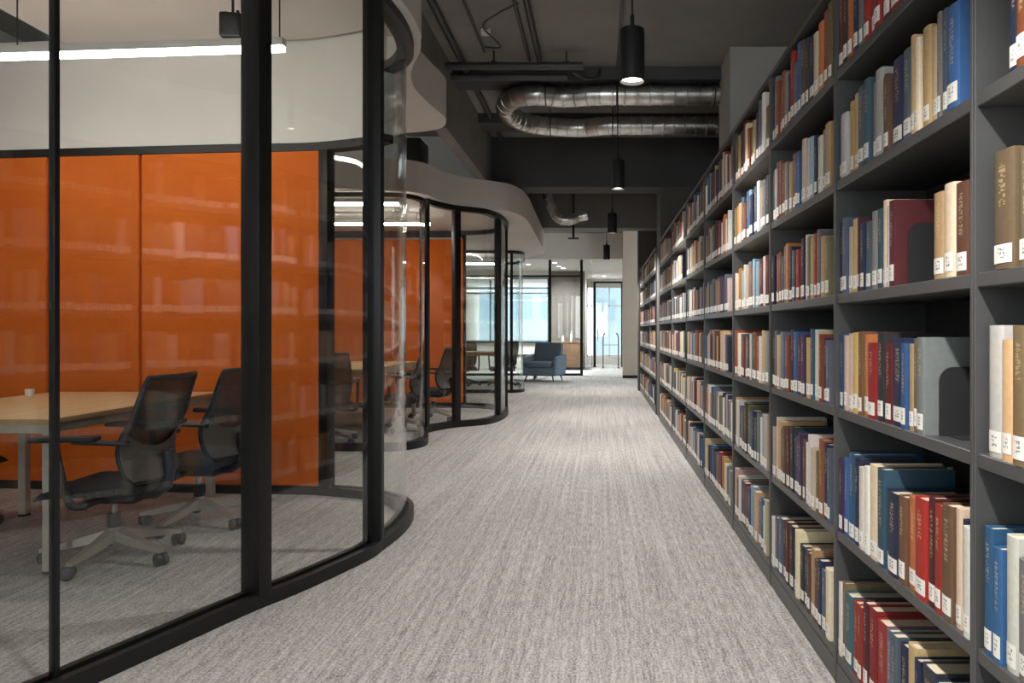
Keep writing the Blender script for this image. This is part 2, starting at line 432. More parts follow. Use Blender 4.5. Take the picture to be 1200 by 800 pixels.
# ------------------------------------------------------------------ glass pods
def pane_set(root, path, posts, z_top, spans, track_w=0.05, head=True, thick=0.006):
    """glass panes between the given path indices"""
    for (i0, i1, z0, z1) in spans:
        bm = bmesh.new(); sweep(bm, path, -thick, thick, z0, z1, i0, i1)
        link('glass_pane', bm, M['glass'], root)

def post(root, path, x, y, along, depth, z0, z1, name='mullion'):
    i = nearest(path, x, y); ns = normals(path)
    n = ns[i]; ang = math.atan2(n.y, n.x)
    rot = Matrix.Translation((path[i].x, path[i].y, 0)) @ Matrix.Rotation(ang, 4, 'Z')
    bm = bmesh.new(); box(bm, -depth / 2, depth / 2, -along / 2, along / 2, z0, z1, 0.004, 2)
    bmesh.ops.transform(bm, matrix=rot, verts=bm.verts)
    link(name, bm, M['frame'], root)
    return i

# --- pod nearest the camera
path1 = crom([(-2.02, 1.5, 0), (-1.69, 2.39, 0), (-1.48, 2.96, 0), (-1.355, 3.235, 0), (-1.213, 3.64, 0), (-1.186, 3.83, 0),
              (-1.166, 4.07, 0), (-1.17, 4.26, 0), (-1.19, 4.42, 0), (-1.235, 4.60, 0), (-1.32, 4.76, 0), (-1.43, 4.87, 0),
              (-1.62, 5.01, 0), (-2.0, 5.14, 0), (-2.32, 5.17, 0), (-2.7, 5.195, 0), (-4.98, 5.42, 0)], 16)
H1, R1 = 2.94, 2.42
pod1 = empty('glass_partition', (-1.2, 4.2, 0), 0, 'tall curved clear glass wall in black frame around the nearest meeting room', 'glass wall', 'curved glass partitions')
pod1.location = (0, 0, 0)
iA = nearest(path1, -1.452, 3.06); iB = nearest(path1, -1.188, 3.81); iJ = nearest(path1, -1.723, 2.29)
iE = nearest(path1, -1.43, 4.87); iR = nearest(path1, -1.93, 5.12)
bm = bmesh.new(); sweep(bm, path1, -0.05, 0.05, 0, 0.045); sweep(bm, path1, 0.02, 0.05, 0.045, 0.06); sweep(bm, path1, -0.05, -0.02, 0.045, 0.06)
link('floor_track', bm, M['frame'], pod1)
bm = bmesh.new(); sweep(bm, path1, -0.05, 0.05, H1 - 0.05, H1, 0, iE); link('head_track', bm, M['frame'], pod1)
bm = bmesh.new(); sweep(bm, path1, -0.05, 0.05, R1, R1 + 0.055, iE); link('head_track', bm, M['frame'], pod1)
post(pod1, path1, -1.452, 3.06, 0.065, 0.11, 0.045, H1 - 0.05)
post(pod1, path1, -1.188, 3.81, 0.05, 0.10, 0.045, H1 - 0.05)
post(pod1, path1, -1.723, 2.29, 0.018, 0.03, 0.045, H1 - 0.05, 'glazing_joint')
post(pod1, path1, -1.93, 5.12, 0.072, 0.09, 0.045, R1)
for a, b, zt in ((0, iJ, H1 - 0.05), (iJ, iA, H1 - 0.05), (iA, iB, H1 - 0.05), (iB, iE, H1 - 0.05), (iE, iR, R1)):
    pane_set(pod1, path1, None, 0, [(a, b, 0.045, zt)])
# orange felt panels on the back wall (own things)
def felt(x0, x1, path, off, z0, z1, label, depth=0.04):
    i0 = None
    def yat(x):
        best = min(range(len(path) - 1), key=lambda i: abs((path[i].x + path[i + 1].x) / 2 - x) + (100 if path[i].y < 4.9 else 0) + (0 if path[i].y > YB else 100))
        a, b = path[best], path[best + 1]; t = (x - a.x) / (b.x - a.x) if abs(b.x - a.x) > 1e-6 else 0
        return a.y + (b.y - a.y) * t
    bm = bmesh.new()
    xs = [x0 + (x1 - x0) * k / 6 for k in range(7)]
    R = []
    for x in xs:
        y = yat(x) - off
        R.append([bm.verts.new((x, y, z0)), bm.verts.new((x, y + depth, z0)), bm.verts.new((x, y + depth, z1)), bm.verts.new((x, y, z1))])
    for a, b in zip(R, R[1:]):
        for k in range(4): bm.faces.new((a[k], a[(k + 1) % 4], b[(k + 1) % 4], b[k]))
    bm.faces.new(R[0]); bm.faces.new(R[-1][::-1])
    bmesh.ops.recalc_face_normals(bm, faces=bm.faces)
    bmesh.ops.bevel(bm, geom=[e for e in bm.edges if e.calc_face_angle(0) > 1.0], offset=0.004, segments=2, affect='EDGES')
    o = link('acoustic_panel', bm, M['felt'])
    return tag(o, label, 'wall panel', 'orange felt panels in the meeting rooms')
YB = 4.9
felt(-4.95, -4.03, path1, 0.045, 0.062, R1 - 0.002, 'orange felt wall panel left of the thin glass joint in nearest meeting room')
felt(-4.012, -3.31, path1, 0.045, 0.062, R1 - 0.002, 'narrower orange felt wall panel in the middle behind the nearest oak table')
felt(-3.292, -1.97, path1, 0.045, 0.062, R1 - 0.002, 'wide orange felt wall panel reaching right to clear rear glass, nearest room')

# soffits and ceilings of the pods
bm = bmesh.new()
i45 = nearest(path1, -1.19, 4.42)
sweep(bm, path1, -0.10, 0.10, H1, 3.28, 0, i45)
struct('ceiling_soffit_near', bm, M['white'])
bm = bmesh.new()
out = crom([(-1.095, 4.43, 0), (-1.15, 4.64, 0), (-1.30, 5.0, 0), (-1.365, 5.35, 0), (-1.34, 5.75, 0), (-1.305, 6.0, 0), (-1.315, 6.2, 0), (-1.42, 6.42, 0), (-1.72, 6.55, 0), (-2.3, 6.6, 0), (-4.99, 6.6, 0)], 8)
inn = [path1[i] for i in range(len(path1) - 1, i45 - 1, -1)]
nn = normals(path1)
poly = [(p.x, p.y) for p in out] + [(path1[i].x - 0.0 * nn[i].x, path1[i].y - 0.0 * nn[i].y) for i in range(len(path1) - 1, i45, -1)] + [(-1.285, 4.40)]
prism(bm, poly, H1 + 0.002, 3.281)
struct('ceiling_soffit_gap', bm, M['white'])
bm = bmesh.new(); sweep(bm, path1, -0.055, 0.06, R1 + 0.055, 3.19, iE); struct('wall_bulkhead_near', bm, M['white'])
bm = bmesh.new()
poly = [(-3.8, 1.5), (-2.1, 1.5)] + [(path1[i].x - 0.08 * nn[i].x, path1[i].y - 0.08 * nn[i].y) for i in range(6, len(path1)) if path1[i].x > -3.75] + [(-3.8, 5.24)]
prism(bm, poly, 3.192, 3.25); struct('ceiling_pod_near', bm, M['white'])

# --- second pod
path2 = crom([(-4.98, 7.06, 0), (-2.6, 7.0, 0), (-2.1, 6.99, 0), (-1.9, 7.05, 0), (-1.80, 7.25, 0), (-1.83, 7.55, 0), (-1.95, 7.95, 0), (-1.985, 8.22, 0), (-1.90, 8.45, 0),
              (-1.75, 8.69, 0), (-1.53, 8.86, 0), (-1.40, 9.02, 0), (-1.31, 9.42, 0), (-1.31, 10.0, 0), (-1.41, 10.5, 0), (-1.7, 10.82, 0), (-2.1, 10.92, 0), (-2.6, 10.94, 0), (-4.98, 11.0, 0)], 8)
H2, R2 = 2.655, 2.56
pod2 = empty('glass_partition', (0, 0, 0), 0, 'wavy clear glass wall with black posts around the middle meeting room', 'glass wall', 'curved glass partitions')
j1 = nearest(path2, -1.985, 8.22); j2 = nearest(path2, -1.72, 8.72); j3 = nearest(path2, -1.32, 9.35); j4 = nearest(path2, -1.36, 10.35)
jR = nearest(path2, -2.02, 10.91); jS = nearest(path2, -2.65, 7.0)
bm = bmesh.new(); sweep(bm, path2, -0.045, 0.045, 0, 0.075); link('floor_track', bm, M['frame'], pod2)
bm = bmesh.new(); sweep(bm, path2, -0.045, 0.045, H2 - 0.06, H2, j1); link('head_track', bm, M['frame'], pod2)
bm = bmesh.new(); sweep(bm, path2, -0.03, 0.03, 2.45, 2.485, 0, j1 - 1); link('head_track', bm, M['frame'], pod2)
for (x, y, a, d) in ((-1.985, 8.22, 0.09, 0.09), (-1.72, 8.72, 0.08, 0.08), (-1.32, 9.35, 0.06, 0.08), (-1.36, 10.35, 0.06, 0.08), (-3.02, 7.02, 0.05, 0.08)):
    post(pod2, path2, x, y, a, d, 0.07, H2 - 0.05 if y > 8 else 2.452)
post(pod2, path2, -2.02, 10.91, 0.05, 0.07, 0.07, H2 - 0.05)
jQ = nearest(path2, -3.02, 7.02)
for a, b in ((0, jQ), (jQ, jS), (jS, j1), (j1, j2), (j2, j3), (j3, j4), (j4, jR)):
    pane_set(pod2, path2, None, 0, [(a, b, 0.07, H2 - 0.05 if b > j1 else 2.455)])
bm = bmesh.new(); sweep(bm, path2, -0.048, 0.02, R2, R2 + 0.035, jR); link('rail', bm, M['frame'], pod2)
YB = 10.0
felt(-4.95, -3.37, path2, 0.045, 0.08, R2 - 0.03, 'orange felt wall panel at the far left inside middle meeting room')
felt(-3.36, -2.05, path2, 0.045, 0.08, R2 - 0.03, 'orange felt wall panel ending beside clear glass inside middle meeting room')
out2 = crom([(-4.99, 7.2, 0), (-2.9, 7.62, 0), (-2.3, 7.75, 0), (-2.065, 7.84, 0), (-1.915, 8.02, 0), (-1.75, 8.55, 0), (-1.30, 8.955, 0), (-1.11, 9.17, 0), (-0.995, 9.75, 0),
              (-1.0, 11.06, 0), (-1.02, 12.4, 0), (-1.045, 13.6, 0), (-1.10, 14.1, 0), (-1.26, 14.4, 0), (-1.8, 14.8, 0), (-4.99, 15.0, 0)], 8)
bm = bmesh.new(); prism(bm, [(p.x, p.y) for p in out2], H2 + 0.002, 3.0); struct('ceiling_soffit_far', bm, M['white'])
# --- third pod (far)
path3 = crom([(-4.98, 13.6, 0), (-2.2, 13.56, 0), (-1.75, 13.56, 0), (-1.56, 13.62, 0), (-1.48, 13.8, 0), (-1.52, 14.3, 0), (-1.6, 15.0, 0), (-1.75, 15.6, 0), (-2.2, 15.9, 0), (-4.98, 16.0, 0)], 8)
pod3 = empty('glass_partition', (0, 0, 0), 0, 'clear glass corner of the far meeting room beside the armchair', 'glass wall', 'curved glass partitions')
bm = bmesh.new(); sweep(bm, path3, -0.04, 0.04, 0, 0.06); link('floor_track', bm, M['frame'], pod3)
bm = bmesh.new(); sweep(bm, path3, -0.04, 0.04, H2 - 0.05, H2); link('head_track', bm, M['frame'], pod3)
k1 = post(pod3, path3, -1.66, 13.57, 0.05, 0.07, 0.06, H2 - 0.04); k2 = post(pod3, path3, -3.2, 13.58, 0.05, 0.07, 0.06, H2 - 0.04)
for a, b in ((0, k2), (k2, k1), (k1, nearest(path3, -1.6, 15.0)), (nearest(path3, -1.6, 15.0), len(path3) - 1)):
    pane_set(pod3, path3, None, 0, [(a, b, 0.05, H2 - 0.04)])

# ------------------------------------------------------------------ end of the hall
endw = empty('glass_partition', (0, 0, 0), 0, 'straight glass screen with black posts and transom behind the armchair', 'glass wall', 'curved glass partitions')
YE = 18.8
bm = bmesh.new(); box(bm, -4.99, -0.44, YE - 0.03, YE + 0.03, 0, 0.06); link('floor_track', bm, M['frame'], endw)
bm = bmesh.new(); box(bm, -4.99, -0.44, YE - 0.025, YE + 0.025, 2.55, 2.60); link('transom', bm, M['frame'], endw)
for px in (644.5, 681.5):
    bm = bmesh.new(); x = PX(px, YE); box(bm, x - 0.035, x + 0.035, YE - 0.04, YE + 0.04, 0.0, 2.999, 0.004); link('mullion', bm, M['frame'], endw)
for x0, x1 in ((-4.99, PX(644.5, YE)), (PX(644.5, YE), PX(681.5, YE))):
    for z0, z1 in ((0.06, 2.55), (2.60, 2.999)):
        bm = bmesh.new(); box(bm, x0, x1, YE - 0.006, YE + 0.006, z0, z1); link('glass_pane', bm, M['glass'], endw)
patht = crom([(-0.44, 18.8, 0), (-0.30, 18.92, 0), (-0.22, 19.2, 0), (-0.22, 19.8, 0), (-0.22, 21.0, 0)], 8)
bm = bmesh.new(); sweep(bm, patht, -0.006, 0.006, 0.0, 2.999); link('glass_pane', bm, M['glass'], endw)

# far room beyond the screen
bm = bmesh.new(); box(bm, -4.99, 3.5, 18.96, 30, 3.0, 3.1); struct('ceiling_far_room', bm, M['white'])
YW = 22.3
bm = bmesh.new()
box(bm, -4.99, -1.58, YW, YW + 0.2, 0, 0.83); box(bm, -4.99, -1.58, YW, YW + 0.2, 2.80, 3.0)
struct('wall_far_window', bm, M['wall'])
bm = bmesh.new(); box(bm, -1.58, -0.47, YW, YW + 0.2, 0, 3.0); struct('wall_far_taupe', bm, M['taupe_dark'])
w1 = bpy.data.objects.new('window_1', None); C.objects.link(w1); w1['kind'] = 'structure'
bm = bmesh.new()
for z in (0.83, 2.30, 2.46, 2.76): box(bm, -4.99, -1.58, YW + 0.06, YW + 0.12, z, z + 0.04)
for x in (-4.99, -3.4, -2.5, -1.62): box(bm, x, x + 0.04, YW + 0.06, YW + 0.12, 0.83, 2.8)
link('window_frame', bm, M['facade_glass'], w1)
bm = bmesh.new(); box(bm, -4.99, -1.58, YW + 0.085, YW + 0.095, 0.87, 2.76); link('window_glass', bm, M['glass'], w1)
bm = bmesh.new(); box(bm, -4.99, -1.58, YW - 0.10, YW, 0.79, 0.83, 0.006); link('window_sill', bm, M['frame'], w1)
# right-hand far opening: passage ends in a big window
bm = bmesh.new(); box(bm, -0.47, 3.5, 26.0, 26.2, 0, 0.25); box(bm, -0.47, 3.5, 26.0, 26.2, 2.75, 3.0); box(bm, 1.2, 3.5, 26.0, 26.2, 0.25, 2.75); struct('wall_far_passage', bm, M['wall'])
bm = bmesh.new(); box(bm, -0.6, -0.47, 22.5, 26.2, 0, 3.0); struct('wall_passage_side', bm, M['wall'])
w2 = bpy.data.objects.new('window_2', None); C.objects.link(w2); w2['kind'] = 'structure'
bm = bmesh.new()
for z in (0.25, 2.05, 2.71): box(bm, -0.47, 1.2, 26.06, 26.12, z, z + 0.04)
for x in (-0.47, 0.32, 1.16): box(bm, x, x + 0.04, 26.06, 26.12, 0.25, 2.75)
link('window_frame', bm, M['housing'], w2)
bm = bmesh.new(); box(bm, -0.47, 1.2, 26.085, 26.095, 0.29, 2.71); link('window_glass', bm, M['glass'], w2)
d1 = bpy.data.objects.new('door_1', None); C.objects.link(d1); d1['kind'] = 'structure'
YD = 23.3
bm = bmesh.new(); box(bm, -0.21, -0.13, YD - 0.03, YD + 0.03, 0, 2.75, 0.004); box(bm, -0.13, 0.72, YD - 0.03, YD + 0.03, 2.69, 2.75); box(bm, 0.68, 0.74, YD - 0.03, YD + 0.03, 0, 2.75); link('door_frame', bm, M['frame'], d1)
bm = bmesh.new(); box(bm, -0.13, 0.68, YD - 0.006, YD + 0.006, 0.01, 2.69); link('door_glass', bm, M['glass'], d1)
bm = bmesh.new(); tube(bm, [(-0.07, YD - 0.01, 0.85), (-0.07, YD - 0.06, 0.87), (-0.07, YD - 0.06, 1.25), (-0.07, YD - 0.01, 1.27)], 0.012); link('door_handle', bm, M['chrome'], d1)

# counter with bottles behind the screen
ct = empty('counter', (-1.0, 21.7, 0), 0, 'low brown wooden counter seen through the end glass screen', 'counter')
bm = bmesh.new(); box(bm, -0.46, 0.50, -0.27, 0.27, 0.08, 0.80, 0.004); link('body', bm, M['walnut'], ct)
bm = bmesh.new(); box(bm, -0.48, 0.52, -0.30, 0.30, 0.80, 0.835, 0.006); link('countertop', bm, M['walnut'], ct)
bm = bmesh.new(); box(bm, -0.44, 0.48, -0.24, 0.24, 0.0, 0.08); link('plinth', bm, M['frame'], ct)
for x0, x1 in ((-0.455, 0.01), (0.02, 0.495)):
    bm = bmesh.new(); box(bm, x0, x1, -0.29, -0.27, 0.10, 0.785, 0.003); d = link('door', bm, M['walnut'], ct)
    bm = bmesh.new(); xm = x1 - 0.05 if x0 < -0.1 else x0 + 0.05
    tube(bm, [(xm, -0.292, 0.6), (xm, -0.315, 0.61), (xm, -0.315, 0.71), (xm, -0.292, 0.72)], 0.006); link('handle', bm, M['chrome'], d)
for k, (x, r, h, lb) in enumerate(((-1.10, 0.045, 0.2, 'squat white bottle on the left of the wooden counter'), (-0.85, 0.035, 0.32, 'tall white bottle on the right of the wooden counter'))):
    bm = bmesh.new(); lathe(bm, (0, 0), [(r * 0.9, 0), (r, 0.01), (r, h * 0.6), (r * 0.4, h * 0.75), (r * 0.36, h * 0.95), (r * 0.42, h)], 20)
    o = tag(link('bottle', bm, M['ceramic']), lb, 'bottle', 'bottles on the wooden counter'); o.location = (x, 21.6, 0.835)

# metal rack in the passage
rk = empty('metal_rack', (0.34, 22.7, 0), 0, 'thin black metal stand in front of the far glass door', 'rack')
for x in (-0.24, 0.24):
    bm = bmesh.new(); tube(bm, [(x, 0, 0.03), (x, 0, 0.95), (x + (0.03 if x < 0 else -0.03), 0, 1.05), (x + (0.07 if x < 0 else -0.07), 0, 1.1)], 0.018); link('post', bm, M['pipe'], rk)
    bm = bmesh.new(); box(bm, x - 0.025, x + 0.025, -0.2, 0.2, 0, 0.035, 0.008); link('foot', bm, M['pipe'], rk)
for z in (0.30, 0.72):
    bm = bmesh.new(); tube(bm, [(-0.24, 0, z), (0.24, 0, z)], 0.012); link('rail', bm, M['chrome'], rk)

# far buildings beyond the windows
for (x, y, w, h, fl, lb) in ((-7.5, 44, 11, 26, 9, 'pale office block outside the far left window'), (5.5, 50, 12, 30, 10, 'pale office block outside the passage window')):
    b = empty('building', (x, y, -4), 0, lb, 'building', 'office blocks outside')
    bm = bmesh.new(); box(bm, -w / 2, w / 2, 0, 6, 0, h); link('wall', bm, M['facade'], b)
    for f in range(2, 6):
        for cx in range(6):
            bm = bmesh.new(); xx = -w / 2 + (cx + 0.5) * w / 6
            box(bm, xx - 0.6, xx + 0.6, -0.03, 0.05, f * 2.6 + 0.7, f * 2.6 + 2.1); link('window', bm, M['facade_glass'], b)

# ------------------------------------------------------------------ bookcases
LX, BD = 0.771, 0.30
SH = [0.10, 0.50, 0.90, 1.27, 1.64, 2.0]
BTOP = 2.32
def Yb(px): return LX * F_PX / (px - VX)
bays = [(0.63, Yb(1139.5)), (Yb(1139.5), Yb(978)), (Yb(978), Yb(902)), (Yb(902), Yb(858.5)), (Yb(858.5), Yb(825)), (Yb(825), Yb(804)), (Yb(804), 7.82), (7.82, 9.40),
        (10.02, 11.35), (11.35, 12.68), (12.68, 14.0)]
ORD = ['first', 'second', 'third', 'fourth', 'fifth', 'sixth', 'seventh', 'eighth', 'ninth', 'tenth', 'eleventh', 'twelfth', 'thirteenth', 'fourteenth', 'fifteenth', 'sixteenth', 'seventeenth', 'eighteenth']
for bi, (y0, y1) in enumerate(bays):
    if bi == 0: lb = 'grey steel bookcase cut off at the right edge of the photo'
    elif bi == len(bays) - 1: lb = 'grey steel bookcase farthest down the aisle, last of the row'
    elif bi == 8: lb = 'grey steel bookcase just beyond the dark column in the row'
    elif bi == 7: lb = 'grey steel bookcase just before the dark column in the row'
    else: lb = 'grey steel bookcase, %s along the row from the photographer' % ORD[bi]
    bc = empty('bookcase', (LX, (y0 + y1) / 2, 0), 0, lb, 'bookcase', 'grey steel bookcases along the aisle')
    hw = (y1 - y0) / 2
    for s in (-1, 1):
        bm = bmesh.new(); a, b = (hw - 0.011, hw - 0.0005) if s > 0 else (-hw + 0.0005, -hw + 0.011)
        box(bm, 0, BD, a, b, 0, BTOP, 0.0015, 1); link('side_panel', bm, M['shelf'], bc)
    for z in SH:
        bm = bmesh.new(); box(bm, 0.004, BD - 0.005, -hw + 0.0112, hw - 0.0112, z - 0.03, z, 0.002, 1)
        link('shelf', bm, M['shelf'], bc)
    bm = bmesh.new(); box(bm, 0.0, BD, -hw + 0.0112, hw - 0.0112, BTOP - 0.022, BTOP, 0.002, 1); link('top_panel', bm, M['shelf'], bc)
    bm = bmesh.new(); box(bm, 0.002, 0.02, -hw + 0.0112, hw - 0.0112, 0.0, 0.068, 0.0015, 1); link('kick_plate', bm, M['shelf'], bc)
    bm = bmesh.new(); box(bm, BD - 0.0048, BD, -hw + 0.0112, hw - 0.0112, 0.0, BTOP - 0.022); link('back_panel', bm, M['shelf_back'], bc)

# ------------------------------------------------------------------ books
COL = {
 'maroon': (92, 34, 38), 'charcoal': (52, 52, 56), 'orange': (196, 112, 50), 'navy': (36, 46, 78), 'grey': (124, 124, 122), 'red': (158, 38, 34),
 'rust': (142, 72, 46), 'blue': (48, 92, 146), 'pale grey': (184, 182, 176), 'cream': (222, 202, 164), 'tan': (198, 162, 112), 'slate': (82, 94, 112),
 'teal': (52, 88, 100), 'brown': (106, 74, 52), 'white': (218, 212, 200), 'yellow': (212, 170, 90), 'purple': (70, 46, 84), 'light blue': (136, 172, 194),
 'olive': (106, 98, 66), 'khaki': (120, 104, 74), 'pink': (206, 170, 158), 'dark green': (42, 66, 58),
}
def jit(name):
    r, g, b = COL[name]; k = random.uniform(0.84, 1.08); m = (r + g + b) / 3; d = lambda c: max(0, min(255, (m + (c - m) * 0.86) * k + random.uniform(-5, 5)))
    return srgb(d(r), d(g), d(b))

def set_col(me, col):
    a = me.color_attributes.new('Col', 'FLOAT_COLOR', 'CORNER')
    a.data.foreach_set('color', list(col) * len(me.loops))

def cover_geo(bm, uvl, ox, oy, oz, D, T, H, seg=6, mi=0):
    """hard cover: two boards and a rounded spine towards -X"""
    b = min(0.003, T * 0.12); bulge = min(0.006, T * 0.14); x0 = 0.007
    outer = [(D, 0.0), (x0, 0.0)]
    for k in range(seg + 1):
        a = PI * k / seg
        outer.append((x0 - 0.002 - bulge * math.sin(a) - 0.002, T * (0.5 - 0.5 * math.cos(a)) ))
    outer += [(x0, T), (D, T)]
    inner = [(D, b), (x0, b)] + [(x0 - 0.001 - 0.5 * bulge * math.sin(PI * k / seg), b + (T - 2 * b) * (0.5 - 0.5 * math.cos(PI * k / seg))) for k in range(seg + 1)] + [(x0, T - b), (D, T - b)]
    n = len(outer)
    V = [[bm.verts.new((ox + x, oy + y, oz + z)) for x, y in pr] for pr in (outer, inner) for z in (0, H)]
    o0, o1, i0, i1 = V
    def face(vs, uv=None):
        f = bm.faces.new(vs); f.material_index = mi
        for k, l in enumerate(f.loops): l[uvl].uv = uv[k] if uv else (-5, -5)
    for k in range(n - 1):
        sp = 2 <= k < 2 + seg
        u0, u1 = (outer[k][1] / T, outer[k + 1][1] / T)
        face((o0[k], o0[k + 1], o1[k + 1], o1[k]), [(u0, 0), (u1, 0), (u1, 1), (u0, 1)] if sp else None)
        face((i0[k], i1[k], i1[k + 1], i0[k + 1]))
        face((o1[k], o1[k + 1], i1[k + 1], i1[k])); face((o0[k], i0[k], i0[k + 1], o0[k + 1]))
    face((o0[0], o1[0], i1[0], i0[0])); face((o0[-1], i0[-1], i1[-1], o1[-1]))

def pages_geo(bm, ox, oy, oz, D, T, H, mi=0):
    b = min(0.003, T * 0.12) + 0.0002
    box(bm, ox + 0.007, ox + D - 0.006, oy + b, oy + T - b, oz + 0.004, oz + H - 0.005, mi=mi)

def label_geo(bm, uvl, ox, oy, oz, T, lo, hi, seg=6, mi=0):
    bulge = min(0.006, T * 0.14); x0 = 0.007; m = min(0.004, T * 0.1)
    R = []
    for k in range(seg + 1):
        t = (m + (T - 2 * m) * k / seg) / T
        s = math.sqrt(max(0, 1 - (1 - 2 * t) ** 2))
        x = x0 - 0.004 - bulge * s
        R.append((x, T * t, k / seg))
    for (a, b) in zip(R, R[1:]):
        for dx, flip in ((-0.0008, False), (-0.0003, True)):
            vs = [bm.verts.new((ox + a[0] + dx, oy + a[1], oz + lo)), bm.verts.new((ox + b[0] + dx, oy + b[1], oz + lo)),
                  bm.verts.new((ox + b[0] + dx, oy + b[1], oz + hi)), bm.verts.new((ox + a[0] + dx, oy + a[1], oz + hi))]
            f = bm.faces.new(vs); f.material_index = mi
            # seen from the aisle the far end of a book (larger y) is on the left
            for l, uv in zip(f.loops, ((1 - a[2], 0), (1 - b[2], 0), (1 - b[2], 1), (1 - a[2], 1))): l[uvl].uv = uv
    bmesh.ops.remove_doubles(bm, verts=bm.verts, dist=0.00005)

def make_book(x, y, z, T, H, D, cname, lab=True):
    bm = bmesh.new(); uvl = bm.loops.layers.uv.new('UVMap')
    cover_geo(bm, uvl, 0, 0, 0, D, T, H)
    o = link('book', bm, M['book'], None, 40); set_col(o.data, jit(cname)); o.location = (x, y, z)
    bm = bmesh.new(); pages_geo(bm, 0, 0, 0, D, T, H); link('pages', bm, M['paper'], o, 0)
    if lab:
        bm = bmesh.new(); uvl = bm.loops.layers.uv.new('UVMap')
        lo = random.uniform(0.010, 0.016); label_geo(bm, uvl, 0, 0, 0, T, lo, lo + random.uniform(0.036, 0.044))
        link('spine_label', bm, M['label'], o, 40)
    return o

ROWN = ['bottom shelf', 'second shelf up', 'third shelf up', 'fourth shelf up', 'fifth shelf up', 'top shelf']
BAYN = ['rightmost bookcase', 'second bookcase from right', 'third bookcase from right', 'fourth bookcase from right']
SPX = LX + 0.010
def yspine(px): return SPX * F_PX / (px - VX)

def Q(s, x0, k):   # crop coordinates -> list of (colour, px_far, px_near)
    out = []
    for item in s.split(';'):
        c, a, b = [t.strip() for t in item.rsplit(',', 2)]
        out.append((c, x0 + float(a) / k, x0 + float(b) / k))
    return out
BAY2 = {
 5: Q('maroon,90,114;charcoal,115,136;orange,138,162;navy,165,187;grey,188,209;red,210,237;rust,238,262;red,263,295;maroon,297,330;red,333,378;brown,382,430;rust,435,480;navy,486,540;tan,545,600;red,606,680', 960, 4),
 4: Q('blue,88,106;pale grey,108,136;yellow,138,157;tan,158,184;slate,185,213;teal,214,242;grey,244,258;pale grey,259,292;rust,294,306;brown,307,334;navy,338,384;slate,388,428;tan,432,450;cream,452,478;tan,483,520;cream,522,552;grey,554,574;slate,575,600;blue,602,660', 960, 4),
 3: Q('navy,88,109;slate,111,133;cream,135,155;tan,157,180;maroon,181,189;navy,190,210;slate,212,237;grey,239,265;teal,266,292;cream,294,314;pale grey,315,324;maroon,325,352;tan,530,582;cream,583,632;brown,633,690;navy,692,708', 960, 4),
 2: Q('blue,88,108;brown,109,118;pink,119,135;cream,137,160;yellow,161,185;brown,187,207;orange,208,229;red,230,267;charcoal,270,300;maroon,302,333;navy,335,386;blue,388,413;tan,415,440;khaki,442,459;grey,460,495', 960, 4),
 1: Q('purple,62,79;blue,80,94;blue,95,115;navy,116,131;white,133,150;white,151,167;cream,168,196;teal,198,222;navy,223,231;navy,232,266;brown,267,292;orange,293,321;red,322,361;maroon,363,387;red,388,412;brown,413,449;cream,450,471;navy,472,485;white,486,512', 960, 2.857),
 0: Q('white,62,77;khaki,78,88;teal,89,111;red,113,130;red,131,146;maroon,147,164;red,165,189;red,190,221;slate,222,242;slate,243,264;navy,265,291;tan,292,320;navy,321,340;charcoal,341,385;navy,387,430', 960, 2.857),
}
BAY1 = {
 4: [('navy', 1179, 1190.5), ('rust', 1191, 1206)],
 3: [('khaki', 1166, 1190), ('khaki', 1191, 1212)],
 2: [('pale grey', 1156, 1173), ('tan', 1174, 1188), ('khaki', 1188.5, 1206)],
 1: [('blue', 1154, 1164.5), ('blue', 1165, 1175.5), ('white', 1176, 1190), ('grey', 1191, 1206)],
}
BAY3 = {
 5: 'navy grey rust brown rust grey navy red slate blue brown charcoal navy cream orange rust khaki',
 4: 'slate white brown rust rust grey tan rust blue blue light_blue cream white light_blue navy white grey tan',
 3: 'navy maroon rust brown slate grey orange navy slate red maroon navy cream grey tan red grey tan khaki',
 2: 'maroon slate tan grey blue rust navy blue maroon purple yellow teal white cream rust navy slate',
 1: 'pink white tan olive brown maroon dark_green navy purple purple brown white white cream olive rust navy slate',
 0: 'white slate slate maroon maroon charcoal dark_green cream charcoal navy brown tan brown navy slate cream',
}
BAY4 = {
 5: 'khaki olive tan navy red cream rust brown tan navy slate grey white olive',
 4: 'khaki orange tan slate rust blue light_blue navy slate teal white tan grey charcoal',
 3: 'white cream orange light_blue white tan grey rust light_blue light_blue brown maroon white maroon',
 2: 'rust cream white slate rust grey maroon pale_grey navy brown rust white tan grey',
 1: 'tan white blue grey brown charcoal olive slate navy teal grey white light_blue cream',
 0: 'pink brown white blue rust slate blue navy light_blue tan grey blue white cream',
}
def heights(row, bay):
    return {5: (0.20, 0.285), 4: (0.20, 0.255), 3: (0.20, 0.245), 2: (0.215, 0.262), 1: (0.215, 0.27), 0: (0.215, 0.265)}[row]

